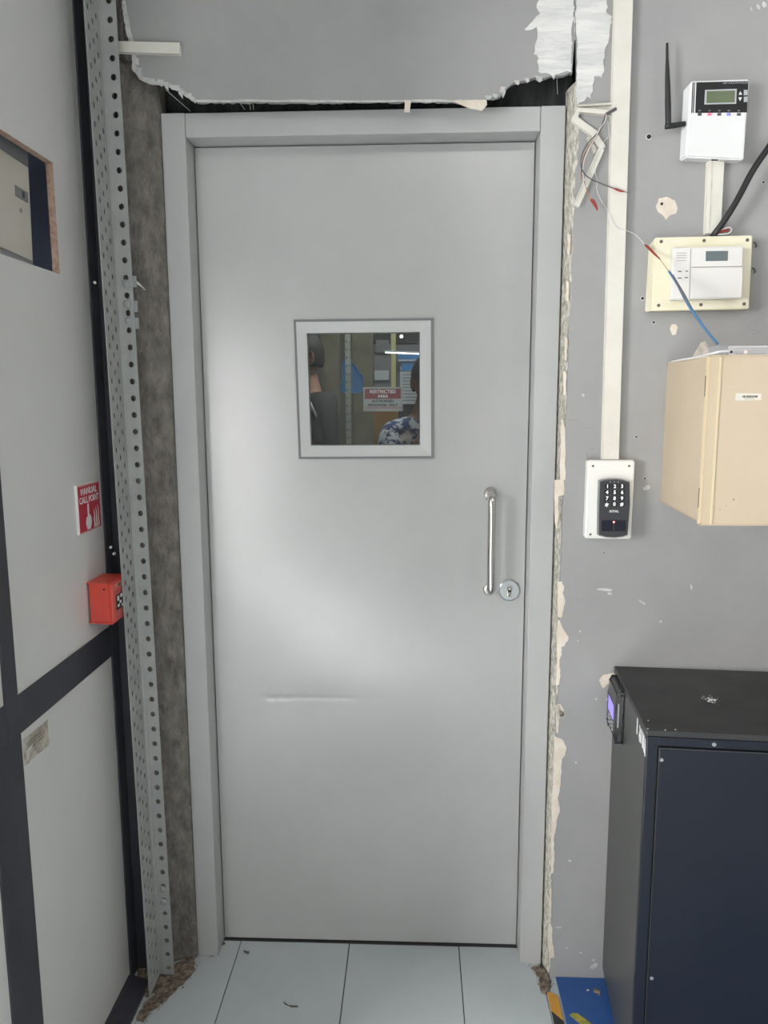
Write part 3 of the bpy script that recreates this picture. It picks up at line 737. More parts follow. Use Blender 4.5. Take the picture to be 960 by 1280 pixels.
for (u, v, du, dv) in ((357, 1256, 8, 3),):
    bm = B(); prism(bm, [Vector((*FL(a, c), .0009)) for a, c in ((354, 1252), (361, 1257), (372, 1257.5), (373, 1259.5), (364, 1259.5), (356, 1256))], (0, 0, .0006)); obj('floor_scrap', bm, 'screw_dark', label='dark curled scrap lying on the middle floor tile', category='scrap')
bm = B(); prism(bm, [Vector((*FL(a, c), .0009)) for a, c in ((304, 1188), (312, 1190), (311, 1193), (305, 1191))], (0, 0, .0006)); obj('floor_scrap', bm, 'screw_dark', label='small dark scrap on the tile just under the door leaf', category='scrap')
bm = B(); disc(bm, Vector((*FL(229, 1235), .0009)), (0, 0, 1), .0025, .0012, 8); obj('floor_scrap', bm, 'screw_dark', label='tiny dark speck on the leftmost tile beside the dust', category='scrap')

# ------------------------------------------------------------------ right wall equipment
# main trunking
def strip(name, p4, d, m, parent, bev=.0012):
    bm = B(); prism(bm, p4, (0, -d, 0)); bmesh.ops.bevel(bm, geom=bm.edges[:], offset=bev, segments=2, affect='EDGES')
    return obj(name, bm, m, parent)
t = thing('cable_trunking', 'long white vertical cable trunking running down to the keypad box', 'trunking', tuple(W(759, 573)))
x0t, x1t = W(769, -80), W(792, -80)
strip('channel', [W(767, 0, 0) + (W(767, 0) - W(751, 573)) * .35, W(788, 0) + (W(788, 0) - W(770, 573)) * .35, W(770.5, 573), W(751.5, 573)], .016, 'trunking', t)
for u, v in ((762, 373), (760, 402), (759.5, 412)):
    c = W(u, v, .006); bm = B(); disc(bm, c + Vector((-.001, 0, 0)), (-1, 0, 0), .004, .002, 8); obj('scuff', bm, 'groove', t)
# open channel scraps left of it
def beam(name, a, c, w_, d, m, parent):
    a, c = W(*a), W(*c); dr_ = (c - a).normalized(); n = Vector((dr_.z, 0, -dr_.x)) * w_ / 2
    return strip(name, [a + n, c + n, c - n, a - n], d, m, parent, .0008)
t = thing('broken_trunking', 'open cream trunking stub joining the tall trunking beside the door corner', 'trunking', tuple(W(745, 143)))
strip('channel_floor', [W(721, 134), W(768, 131.5), W(769, 142), W(722, 140)], .002, 'trunking_old', t, .0003)
beam('channel_side', (721, 134.5), (768, 131.5), .003, .011, 'trunking_old', t)
strip('channel_side', [W(720, 137), W(769, 141), W(768, 145.5), W(722, 141.5)], .011, 'trunking', t, .0008)
t = thing('broken_trunking', 'bent cream trunking offcut hanging in a zigzag behind the loose wires', 'trunking', tuple(W(721, 259)))
beam('channel', (716, 150), (744, 170), .0125, .010, 'trunking', t)
beam('channel', (716, 152), (722, 140), .008, .008, 'trunking', t)
beam('channel', (741, 170), (752, 187), .012, .011, 'trunking', t)
beam('channel', (735, 172), (744, 191), .007, .006, 'trunking_old', t)
beam('channel', (750.5, 188), (719.5, 258), .0115, .010, 'trunking', t)
beam('edge_lip', (746.5, 192), (717.5, 256), .002, .012, 'trunking_old', t)
# loose wires
def K(l, out): return [W(700 + x / 8.53, 120 + y / 8.53, o_) for (x, y), o_ in zip(l, out if isinstance(out, list) else [out] * len(l))]
def wire(name, pts, r_, m, lab, grp=None, extra=None):
    t_ = thing(name, lab, 'wire', tuple(pts[-1])); 
    bm = B(); tube(bm, pts, r_, 7, 5); obj('insulation', bm, m, t_, smooth=True)
    return t_
t = wire('loose_wire', K([(600, 140), (540, 165), (495, 190), (440, 330), (385, 410), (300, 500), (240, 610), (222, 720), (250, 815), (320, 880), (420, 925), (580, 988)], [.012, .018, .02, .022, .024, .026, .026, .026, .026, .024, .022, .022]), .0013, 'wire_grey', 'black loose wire ending in a red clip across the tall trunking')
bm = B(); tube(bm, K([(570, 985), (600, 995), (640, 1010), (690, 1022)], .022), [.001, .0026, .0024, .0009], 8, 3); obj('crocodile_clip', bm, 'wire_red', t, smooth=True)
bm = B(); tube(bm, K([(690, 1022), (745, 1042)], .022), .0006, 6); obj('bare_tip', bm, 'steel', t)
bm = B(); tube(bm, K([(490, 195), (550, 160), (600, 135)], .017), .0032, 8, 4); obj('sheath', bm, 'wire_grey', t, smooth=True)
t = wire('loose_wire', K([(490, 190), (480, 260), (430, 360), (370, 450), (300, 550), (250, 660), (228, 800), (240, 900), (280, 980), (325, 1120)], .022), .0012, 'wire_orange', 'orange loose wire with a dangling red clip left of the tall trunking')
bm = B(); tube(bm, K([(325, 1100), (350, 1120), (380, 1170), (400, 1220)], .022), [.001, .0042, .0034, .001], 8, 3); obj('crocodile_clip', bm, 'wire_red', t, smooth=True)
bm = B(); tube(bm, K([(496, 200), (478, 270), (425, 350), (380, 440), (310, 560), (262, 670), (245, 760), (245, 850), (260, 960), (300, 950)], .025), .0010, 7, 5)
obj('loose_wire', bm, 'wire_white', smooth=True, label='thin white loose wire twisted alongside the orange one', category='wire')
bm = B(); tube(bm, K([(478, 200), (468, 290), (415, 390), (350, 500), (275, 620), (238, 740), (232, 850), (262, 930)], .0235), .0011, 7, 5)
obj('loose_wire', bm, 'wire_brown', smooth=True, label='thin brown loose wire curving down beside the black one', category='wire')
bm = B(); tube(bm, K([(510, 270), (520, 420), (490, 460), (450, 520)], .020) + K([(400, 640), (365, 740), (395, 900), (390, 980), (420, 1080), (460, 1150), (510, 1230)], .018) + [W(769, 283, .02), W(783, 288, .02), W(795, 294, .02), W(806, 306, .02)], .0006, 6, 4)
obj('loose_wire', bm, 'wire_white', smooth=True, label='hair thin silvery wire trailing down to the red clip by the alarm panel', category='wire')

# access keypad on its white box
kd = .026
t = thing('access_keypad', 'white mounting box with dark numbered access keypad at the foot of the trunking', 'keypad', tuple(W(760, 674)))
def FR(pts, out): return [W(u, v, out) for u, v in pts]
def lbox(name, back4, front4, d, m, parent, bev=.002):
    """box whose back sits on the wall at back4 and front face is seen at front4"""
    bm = B(); a = [bm.verts.new(p) for p in FR(back4, 0)]; c = [bm.verts.new(p) for p in FR(front4, d)]
    bm.faces.new(a); bm.faces.new(list(reversed(c)))
    for i in range(4): bm.faces.new((a[i], a[(i + 1) % 4], c[(i + 1) % 4], c[i]))
    if bev: bmesh.ops.bevel(bm, geom=bm.edges[:], offset=bev, segments=3, affect='EDGES')
    return obj(name, bm, m, parent)
kf = [(735, 575.5), (794, 575.5), (789, 674), (731, 673)]
bk = [(W(u, v, kd), 0) for u, v in kf]
def rect_back(front, d, n=0):
    P4 = FR(front, d); return [Vector((p.x, WY, p.z)) for p in P4], P4
def wbox(name, front, d, m, parent, bev=.002, y_from=0, seg=3):
    P4 = FR(front, d); bm = B()
    a = [bm.verts.new((p.x, WY - y_from, p.z)) for p in P4]; c = [bm.verts.new(p) for p in P4]
    bm.faces.new(a); bm.faces.new(list(reversed(c)))
    for i in range(4): bm.faces.new((a[i], a[(i + 1) % 4], c[(i + 1) % 4], c[i]))
    if bev: bmesh.ops.bevel(bm, geom=bm.edges[:], offset=bev, segments=seg, affect='EDGES')
    return obj(name, bm, m, parent)
mb = wbox('mounting_box', kf, kd, 'box_white', t, .003)
for u, v in ((741.2, 582.5), (786.5, 582.5), (738, 668)):
    c = W(u, v, kd); bm = B(); disc(bm, c, (0, -1, 0), .0028, .0006, 12); obj('box_screw', bm, 'screw_dark', mb)
kk = kd + .017
Lp = [(749.5, 601.5), (755, 599.8), (763, 598.8), (772, 598.8), (780, 600), (787, 602.2), (787.5, 630), (784.5, 669), (778, 671.2), (768, 672.4), (757, 671.8), (748, 669.2), (748.5, 630)]
fc = [W(u, v, kk) for u, v in Lp]
bm = B(); prism(bm, [Vector((p.x, WY - kd, p.z)) for p in fc], (0, -.017, 0))
es = [e_ for e_ in bm.edges if all(abs(v.co.y - (WY - kk)) < 1e-5 for v in e_.verts) and len(e_.link_faces) == 2 and abs(e_.link_faces[0].normal.dot(e_.link_faces[1].normal)) < .5]
kb = obj('keypad_body', bm, 'keypad_side', t)
cen = sum(fc, Vector()) / len(fc)
bm = B(); prism(bm, [cen + (p - cen) * .965 + Vector((0, .0002, 0)) for p in fc], (0, -.0022, 0)); obj('keypad_face', bm, 'keypad_dark', t)
yk = WY - kk - .0022
def WK(u, v): return P(u, v, 1, yk)
cols = ((759.2, 768.4, 777.4), (758.7, 768.2, 777.5), (758.6, 768, 777.3), (758.4, 767.8, 777))
rws = (608, 615.4, 623, 630.2)
for j, row in enumerate(('123', '456', '789', '*0#')):
    for i, ch in enumerate(row):
        c = WK(cols[j][i], rws[j])
        kc = obj('key', box((c.x - .0062, yk - .0012, c.z - .0052), (c.x + .0062, yk + .0002, c.z + .0052), .001, 1), 'print_black', kb)
        text(ch, (c.x, yk - .0015, c.z - (.002 if ch == '*' else 0) - (.0035 if ch == '*' else 0)), .0112 if ch != '*' else .021, 'digit_white', kb, name='key_digit', bold=.0004)
text('SOYAL', (WK(767.5, 639.2).x, yk - .0002, WK(767.5, 639.2).z), .0068, 'print_white', t, name='logo', bold=.0003)
a, c = WK(752.3, 650), WK(782, 664)
obj('reader_window', box((a.x, yk - .0005, c.z), (c.x, yk + .001, a.z), .0004, 1), 'smoked', t)
c = WK(767.2, 652.5); bm = B(); disc(bm, (c.x, yk - .0004, c.z), (0, -1, 0), .0022, .0008, 14); obj('red_led', bm, 'led_red', t)
obj('led_strip', box((c.x - .0004, yk - .0008, WK(767, 663).z), (c.x + .0004, yk, c.z)), 'wire_brown', t)
for u in (763, 767.8, 772.6):
    c = WK(u, 602.4); bm = B(); disc(bm, (c.x, yk - .0001, c.z), (0, -1, 0), .0013, .0006, 8); obj('status_led', bm, 'button_grey', t)

# GSM controller
t = thing('alarm_dialler', 'white alarm dialler with black display band hung high on the right wall', 'controller', tuple(W(893, 200)))
gd = .030
gf = [(864, 100.5), (937.5, 98.5), (930, 200), (857, 196.5)]
bm = B()
bk4 = [Vector((p.x, WY, p.z)) for p in FR(((859.5, 106), (937.5, 99), (930, 200), (854.5, 197)), gd)]
f4 = FR(gf, gd)
a = [bm.verts.new(p) for p in bk4]; c = [bm.verts.new(p) for p in f4]
bm.faces.new(a); bm.faces.new(list(reversed(c)))
for i in range(4): bm.faces.new((a[i], a[(i + 1) % 4], c[(i + 1) % 4], c[i]))
bmesh.ops.bevel(bm, geom=bm.edges[:], offset=.003, segments=3, affect='EDGES')
gb = obj('case', bm, 'white_plastic', t)
yg = WY - gd
def WG(u, v): return P(u, v, 1, yg)
def face_patch(name, px, m, parent, th=.0008, wf=None, off=0):
    bm = B(); prism(bm, [wf(u, v) + Vector((0, .0002 - off, 0)) for u, v in px], (0, -th - .0002, 0)); return obj(name, bm, m, parent)
face_patch('display_band', [(870.5, 103), (935.5, 101.5), (933.5, 140.6), (869, 141.2)], 'print_black', t, wf=WG)
for u in (865.6, 867.6):
    face_patch('band_line', [(u, 103), (u + 1, 103), (u - .6, 141.2), (u - 1.6, 141.2)], 'print_black', t, wf=WG)
lf = face_patch('lcd_frame', [(881, 112.8), (920.5, 111.5), (919.8, 130), (880.2, 131)], 'button_grey', t, .002, WG)
face_patch('lcd', [(883.2, 114.6), (918.2, 113.6), (917.6, 128.4), (882.6, 129.2)], 'lcd_green', t, .0025, WG)
for tri in ([(925, 114.5), (927.3, 118.6), (923, 118.8)], [(922.8, 122.2), (927, 122), (924.8, 126.4)]): face_patch('arrow_button', tri, 'print_white', t, .0018, WG)
for v in (112.8, 121.2): face_patch('square_button', [(929.6, v), (934, v - .1), (933.8, v + 6.4), (929.4, v + 6.6)], 'button_grey', t, .0018, WG)
text('GSM VOICE SMS DIALLER', WG(919, 103.9) + Vector((0, -.001, 0)), .0046, 'button_grey', t)
for u, m in ((874.5, 'led_off'), (886.8, 'led_pink'), (899, 'led_off'), (911, 'led_blue'), (923.5, 'led_off')):
    face_patch('indicator', [(u - 2.4, 141.6), (u + 2.4, 141.5), (u + 2.3, 144.6), (u - 2.5, 144.8)], m, t, .0012, WG)
    text('SET', WG(u, 138.6) + Vector((0, -.001, 0)), .0034, 'button_grey', t) if m != 'x' else None
face_patch('cable_notch', [(889, 199.3), (897, 199.5), (897, 201), (889, 200.8)], 'print_black', t, .0012, WG)
# antenna
an = thing('antenna', 'black whip antenna bent upward beside the alarm dialler', 'antenna', tuple(W(836, 158, .02)))
bm = B(); tube(bm, [W(833.8, 54, .022), W(834, 75, .022), W(834.3, 95, .022), W(835, 130, .022), W(835.5, 160, .022)], [.0024, .0030, .0048, .0062, .0060], 12, 3); obj('whip', bm, 'rubber_black', an, smooth=True)
bm = B(); tube(bm, [W(832, 157.5, .022), W(842, 157, .022), W(856, 154.5, .022)], [.0066, .0056, .0052], 12, 2); obj('elbow', bm, 'rubber_black', an, smooth=True)
# short trunking between dialler and alarm box
t = thing('short_trunking', 'short white trunking joining the dialler to the cream alarm box', 'trunking', tuple(W(890, 293)))
strip('channel', [W(883.5, 195), W(902, 195), W(897, 291), W(879.5, 293)], .014, 'trunking', t)
beam('cover_line', (887.5, 200), (884, 290), .0015, .0146, 'trunking_old', t)
# heavy black cable
bm = B(); tube(bm, [W(1000, 130, .03), W(976, 162, .03), W(958, 188, .032), W(940, 215, .034), (W(922, 249, .036)), W(906, 275, .03), W(895, 290, .022), W(890, 297, .012)], .0064, 14, 6)
obj('black_cable', bm, 'rubber_black', smooth=True, label='thick black cable sweeping down to the top of the cream alarm box', category='cable')
bm = B(); tube(bm, [W(895, 291, .02), W(905, 286, .024), W(912, 284, .026), W(914.5, 287.5, .028), W(910, 292, .026), W(900, 293, .022), W(893, 294, .016)], .0013, 7, 5)
obj('looped_wire', bm, 'wire_white', smooth=True, label='white looped wire poking out above the cream alarm box', category='wire')
bm = B(); tube(bm, [W(897, 291.5, .022), W(903, 289, .024), W(911, 287.5, .024)], .0024, 8, 4)
obj('looped_wire', bm, 'wire_red', smooth=True, label='short red wire inside the white loop above the alarm box', category='wire')

# alarm keypad on cream box
t = thing('alarm_keypad_box', 'cream backing box with white alarm keypad on the right wall', 'alarm panel', tuple(W(875, 388)))
ad = .032
bm = B()
bk4 = [Vector((p.x, WY, p.z)) for p in FR(((816, 303), (941, 294), (936.5, 386), (811, 388)), ad)]
f4 = FR(((819, 296.5), (941, 294), (936.5, 386), (815, 388.5)), ad)
a = [bm.verts.new(p) for p in bk4]; c = [bm.verts.new(p) for p in f4]
bm.faces.new(a); bm.faces.new(list(reversed(c)))
for i in range(4): bm.faces.new((a[i], a[(i + 1) % 4], c[(i + 1) % 4], c[i]))
bmesh.ops.bevel(bm, geom=bm.edges[:], offset=.002, segments=2, affect='EDGES')
obj('backing_box', bm, 'cream_plate', t)
ya = WY - ad
def WA(u, v): return P(u, v, 1, ya)
for u, v in ((826.5, 302), (880, 300.8), (934, 300), (823.2, 381.8), (876, 381), (930, 380)):
    c = WA(u, v); bm = B(); disc(bm, (c.x, ya + .0004, c.z), (0, -1, 0), .0036, .0014, 14); disc(bm, (c.x, ya - .001, c.z), (0, -1, 0), .0028, .0014, 12, .0018); obj('cover_screw', bm, 'screw_dark', t)
ka = .018
kf4 = [P(u, v, 1, ya - ka) for u, v in ((841.5, 309.5), (929.5, 307.5), (927, 373), (839.5, 374.8))]
bm = B(); a = [bm.verts.new((p.x, ya, p.z)) for p in kf4]; c = [bm.verts.new(p) for p in kf4]
bm.faces.new(a); bm.faces.new(list(reversed(c)))
for i in range(4): bm.faces.new((a[i], a[(i + 1) % 4], c[(i + 1) % 4], c[i]))
bmesh.ops.bevel(bm, geom=bm.edges[:], offset=.002, segments=3, affect='EDGES')
ak = obj('keypad', bm, 'alarm_white', t)
y2 = ya - ka
def WB(u, v): return P(u, v, 1, y2)
face_patch('flip_cover', [(863.5, 335), (928, 334), (926.3, 371.8), (862.2, 372.8)], 'alarm_white', ak, .0022, WB)
face_patch('cover_gap', [(864, 333.6), (928, 332.6), (928, 334), (864, 335)], 'groove', ak, .0006, WB)
face_patch('speaker_recess', [(863.2, 311), (864.2, 311), (862, 373), (861.2, 373)], 'groove', ak, .0004, WB)
face_patch('lcd', [(882.3, 314), (910, 313.6), (909.6, 326), (882, 326.5)], 'lcd_grey', ak, .0006, WB)
for v in (316, 319, 322, 325.5): face_patch('speaker_slot', [(846, v), (858, v - .2), (858, v + .5), (846, v + .7)], 'groove', ak, .0004, WB)
for u, v, w_ in ((847, 338.6, 5), (857, 338.3, 3), (847, 347, 5), (856, 346.4, 4)): face_patch('status_mark', [(u, v), (u + w_, v), (u + w_, v + 1.3), (u, v + 1.3)], 'screw_dark', ak, .0006, WB)
for u, v in ((943.5, 305), (942, 337)):
    bm = B(); tube(bm, [W(u - 1, v - 2, .004), W(u + 2, v + 1, .01), W(u + 1, v + 4, .012), W(u + 3, v + 2, .012)], .0018, 6, 3)
    obj('cable_stub', bm, 'screw_dark', smooth=True, label='small dark fixing stub at the %s right edge of the alarm box' % ('upper' if v < 320 else 'lower'), category='fixing')

# cream control cabinet
cab = thing('control_cabinet', 'large cream steel control cabinet jutting from the right wall', 'cabinet', (.68, WY, 1.2))
bl, fl_ = (.6855, WY), (.666, -.365)
zt_, zb_ = 1.538, 1.227
CW = .50
import math as _m
ang = _m.atan2(.666 - .6855, -.365 - WY)
def CB(x, y, z):   # local: x right along the face, y outwards 0..1
    return Vector((bl[0] + (fl_[0] - bl[0]) * y + x, bl[1] + (fl_[1] - bl[1]) * y, z))
bm = B()
lo = [CB(0, 0, zb_), CB(CW, 0, zb_), CB(CW, .93, zb_), CB(0, .93, zb_)]
prism(bm, lo, (0, 0, zt_ - zb_)); bmesh.ops.bevel(bm, geom=bm.edges[:], offset=.0015, segments=2, affect='EDGES'); body = obj('body', bm, 'cabinet_cream', cab)
bm = B(); prism(bm, [CB(.001, .945, zb_ - .003), CB(CW, .945, zb_ - .003), CB(CW, 1.0, zb_ - .003), CB(-.004, 1.0, zb_ - .003)], (0, 0, zt_ - zb_ + .005)); bmesh.ops.bevel(bm, geom=bm.edges[:], offset=.002, segments=2, affect='EDGES')
cd = obj('door', bm, 'cabinet_cream', cab)
bm = B(); prism(bm, [CB(.003, .925, zb_ + .001), CB(CW, .925, zb_ + .001), CB(CW, .95, zb_ + .001), CB(.003, .95, zb_ + .001)], (0, 0, zt_ - zb_ - .002)); obj('door_gap', bm, 'groove', cab)
for x in (.0125,):
    bm = B(); prism(bm, [CB(x, .998, zb_), CB(x + .004, .998, zb_), CB(x + .004, 1.006, zb_), CB(x, 1.006, zb_)], (0, 0, zt_ - zb_ - .002)); obj('door_fold', bm, 'cabinet_edge', cd)
bm = B(); prism(bm, [CB(-.0045, .93, zb_ - .003), CB(.0005, .93, zb_ - .003), CB(.0005, .95, zb_ - .003), CB(-.0045, .95, zb_ - .003)], (0, 0, zt_ - zb_ + .003)); obj('door_fold', bm, 'cabinet_edge', cd)
for z in (1.485, 1.275):
    bm = B(); prism(bm, [CB(-.0052, .935, z - .02), CB(-.003, .935, z - .02), CB(-.003, .948, z - .02), CB(-.0052, .948, z - .02)], (0, 0, .038)); obj('hinge', bm, 'screw_dark', cab)
yf = fl_[1]
def WC(u, v): return P(u, v, 1, yf)
def cpatch(name, px, m, th=.0007, wf=WC): 
    bm = B(); prism(bm, [wf(u, v) + Vector((0, .0004, 0)) for u, v in px], (0, -th - .0004, 0)); return obj(name, bm, m, cd)
cpatch('paper_label', [(919.5, 491.5), (952, 492), (951.5, 500), (919.5, 500.8)], 'box_cream_dull')
cpatch('paper_label', [(926, 493), (950, 493.5), (948, 499), (927, 499)], 'label_paper', .001)
bm = B(); random.seed(3)
for k in range(16):
    u = 927.5 + k * 1.25; p1_, p2_ = WC(u, 494.3), WC(u + random.choice((.4, .7, .9)), 497)
    bx(bm, (p1_.x, yf - .0013, p2_.z), (p2_.x, yf - .0009, p1_.z))
obj('barcode', bm, 'screw_dark', cd)
bm = B()
for k in range(8):
    p1_, p2_ = WC(930 + k * 1.7, 498), WC(931.1 + k * 1.7, 498.8); bx(bm, (p1_.x, yf - .0013, p2_.z), (p2_.x, yf - .0009, p1_.z))
obj('label_digits', bm, 'groove', cd)
for u, v, r_ in ((917, 624.5, .0022), (907.5, 632.5, .001), (900, 637, .0015)):
    bm = B(); disc(bm, WC(u, v), (0, -1, 0), r_, .0009, 10); obj('rust_speck', bm, 'groove', cd)
# edge strip + things on the cabinet top
bm = B(); prism(bm, [CB(.001, .02, zt_), CB(.03, .02, zt_), CB(.03, .9, zt_), CB(-.003, .9, zt_)], (0, 0, .0028)); obj('top_lip', bm, 'label_paper', cab)
ty = -.30
u0 = P(905, 433, 1, ty)
t = thing('silver_power_unit', 'silver metal unit with a faint red light lying on the cream cabinet', 'power unit', (.75, ty, zt_))
za = P(910, 432.5, 1, ty).z; xa = P(911, 440, 1, ty).x; xg = P(897, 440, 1, ty + .005).x
obj('case', box((xa, ty, zt_ + .003), (1.16, ty + .05, za), .0012), 'silver', t)
obj('mesh_end', box((xg, ty + .004, zt_ + .003), (xa, ty + .05, za + .001), .001), 'box_grey', t)
for u, v, r_ in ((914, 440, .0024), (913.5, 444.6, .0018)):
    bm = B(); disc(bm, P(u, v, 1, ty + .0002), (0, -1, 0), r_, .0012, 10); obj('socket', bm, 'print_black', t)
bm = B(); disc(bm, P(932, 440, 1, ty + .0002), (0, -1, 0), .0026, .0008, 12); obj('power_light', bm, 'led_red', t)
bm = B()
for k in range(1, 4): z = zt_ + .003 + (za - zt_ - .003) * k / 4; bx(bm, (xa + .012, ty - .0005, z - .0003), (1.16, ty, z + .0003))
obj('case_rib', bm, 'button_grey', t)
bt = thing('wooden_block', 'weathered pale block with pointed top standing on the left of the cream cabinet', 'block', (.70, -.2, zt_))
yb_ = -.22
bm = B(); prism(bm, [P(u, v, 1, yb_) for u, v in ((870, 452), (872.5, 444), (876, 438), (880, 431), (882, 427), (884, 431), (888, 438), (887.5, 441.5), (886.5, 452))], (0, .03, 0))
for v in bm.verts: v.co.z = max(v.co.z, zt_ + .003)
obj('block', bm, 'weathered_block', bt)
bm = B(); disc(bm, P(880.5, 447, 1, yb_), (0, -1, 0), .004, .0008, 12); obj('hole', bm, 'wire_brown', bt)
bm = B(); tube(bm, [CB(-.002, .15, zt_ + .002), CB(-.003, .4, zt_ + .0025), CB(-.003, .7, zt_ + .0022), CB(-.002, .9, zt_ + .004), CB(.004, 1.0, zt_ + .006), CB(.014, 1.01, zt_ + .008), CB(.03, 1.0, zt_ + .009)], .0022, 8, 4)
obj('white_wire', bm, 'wire_white', smooth=True, label='thin white wire lying along the top edge of the cream cabinet', category='wire')
# blue probe cable
t = thing('blue_cable', 'blue sheathed cable slanting from the red clip down to the cream cabinet', 'cable', tuple(W(900, 429, .2)))
d0 = .085
def Q(u, v, s): return W(u, v, d0 + .12 * s)
bm = B(); tube(bm, [Q(836, 339, 0), Q(846, 354, .15), Q(858, 377, .4), (Q(870, 395, .6)), Q(882, 412, .8), Q(897, 430, 1)], [.0022, .0026, .0024, .0030, .0024, .0026], 10, 4); obj('sheath', bm, 'wire_blue', t, smooth=True)
bm = B(); tube(bm, [Q(836, 339, 0), Q(830, 331, 0), Q(825, 324, 0)], .0008, 6); obj('bare_core', bm, 'wire_orange', t)
bm = B(); tube(bm, [W(806, 306, .02), W(810, 309, .035), W(818, 317, .06), Q(825, 324, 0)], [.0014, .0028, .0024, .0012], 8, 3); obj('crocodile_clip', bm, 'wire_red', t, smooth=True)
bm = B(); tube(bm, [Q(841, 344, .1), Q(855, 369, .35), Q(866, 388, .5)], [.0016, .0028, .0016], 8, 4); obj('worn_sheath', bm, 'wire_grey', t, smooth=True)
for p in t.children: pass

# ------------------------------------------------------------------ black rack cabinet
RH = .831
rk = thing('rack_cabinet', 'black steel floor cabinet with dusty top standing against the right wall', 'cabinet', (.597, -.047, .005))
rk.rotation_euler = (0, 0, math.radians(-4.6)); ORG[rk.name] = (0, 0, 0)
RD, RW = .358, .62
zt_r = RH - .005
obj('top_panel', box((0, -RD, zt_r - .012), (RW, 0, zt_r), .0015), 'rack_top', rk)
obj('side_panel', box((0.0012, -RD + .001, .03), (.012, -.001, zt_r - .0125), .001), 'rack_side', rk)
obj('side_panel', box((RW - .012, -RD + .001, .03), (RW - .0012, -.001, zt_r - .0125), .001), 'rack_side', rk)
obj('back_panel', box((.012, -.012, .03), (RW - .012, -.001, zt_r - .0125)), 'rack_side', rk)
obj('plinth', box((.01, -RD + .02, 0), (RW - .01, -.01, .03)), 'print_black', rk)
obj('front_post', box((.0012, -RD - .001, .03), (.022, -RD + .012, zt_r - .0125), .001), 'rack_front', rk)
obj('front_post', box((RW - .022, -RD - .001, .03), (RW - .0012, -RD + .012, zt_r - .0125), .001), 'rack_front', rk)
obj('front_rail', box((.022, -RD - .001, zt_r - .030), (RW - .022, -RD + .012, zt_r - .0125), .001), 'rack_front', rk)
obj('inner_liner', box((.0225, -RD + .006, .03), (RW - .0225, -RD + .012, zt_r - .031)), 'print_black', rk)
rd = obj('door', box((.0245, -RD - .002, .033), (RW - .0245, -RD + .005, zt_r - .033), .0015), 'rack_front', rk)
obj('door_lip', box((.0245, -RD - .0035, zt_r - .0350), (RW - .0245, -RD - .001, zt_r - .0335), .0004, 1), 'rack_side', rd)
obj('door_lip', box((.0238, -RD - .0032, .033), (.0252, -RD - .001, zt_r - .0335), .0004, 1), 'rack_side', rd)
for x, z in ((.125, zt_r - .022), (.030, zt_r - .058), (.033, .30)):
    bm = B(); disc(bm, (x, -RD - .001, z), (0, -1, 0), .0042, .0026, 14, .003); obj('door_screw', bm, 'bolt_steel', rk)
# chalky speckle on top
bm = B(); random.seed(5)
for k in range(60):
    a_ = random.uniform(0, 2 * PI); r0 = abs(random.gauss(0, .013)); c = Vector((.165 + r0 * math.cos(a_), -.19 + r0 * math.sin(a_) * 1.2, zt_r + .0001)); r_ = random.uniform(.0006, .0026) * (1.3 if r0 < .01 else .7)
    n = 6; vs = [bm.verts.new(c + Vector((r_ * math.cos(q * PI / 3) * random.uniform(.6, 1.3), r_ * math.sin(q * PI / 3) * random.uniform(.6, 1.3), 0))) for q in range(n)]
    tp = bm.verts.new(c + Vector((0, 0, r_ * .5)))
    for q in range(n): bm.faces.new((vs[q], vs[(q + 1) % n], tp))
obj('plaster_splash', bm, 'chalk', rk, kind='stuff')
for x, y in ((.003, -RD + .006), (.035, -RD + .004), (.055, -RD + .008), (.012, -RD + .045)):
    bm = B(); disc(bm, (x, y, zt_r), (0, 0, 1), .0016, .0008, 7); obj('paint_fleck', bm, 'chalk', rk)
# handwriting on the side panel
rr_ = (PI / 2, 0, -PI / 2)
def side_stroke(l, w_=.0022):
    bm = B()
    for a, c in zip(l, l[1:]):
        a, c = Vector(a), Vector(c); d = (c - a).normalized(); n = Vector((-d.y, d.x)) * w_
        prism(bm, [(.0014, p.x, p.y) for p in (a + n, c + n, c - n, a - n)], (-.001, 0, 0))
    obj('painted_mark', bm, 'chalk', rk)
ys, zs_ = -RD + .004, zt_r - .018
side_stroke([(ys + .085, zs_ + .004), (ys + .085, zs_ - .030)], .003)
side_stroke([(ys + .063, zs_ - .002), (ys + .056, zs_ - .010), (ys + .064, zs_ - .026), (ys + .056, zs_ - .034)])
side_stroke([(ys + .046, zs_ - .002), (ys + .046, zs_ - .032), (ys + .056, zs_ - .018)])
side_stroke([(ys + .032, zs_ - .002), (ys + .030, zs_ - .034)], .0032)
side_stroke([(ys + .020, zs_ - .004), (ys + .026, zs_ - .016), (ys + .014, zs_ - .036)], .003)
side_stroke([(ys + .010, zs_ - .006), (ys + .006, zs_ - .040)], .0028)

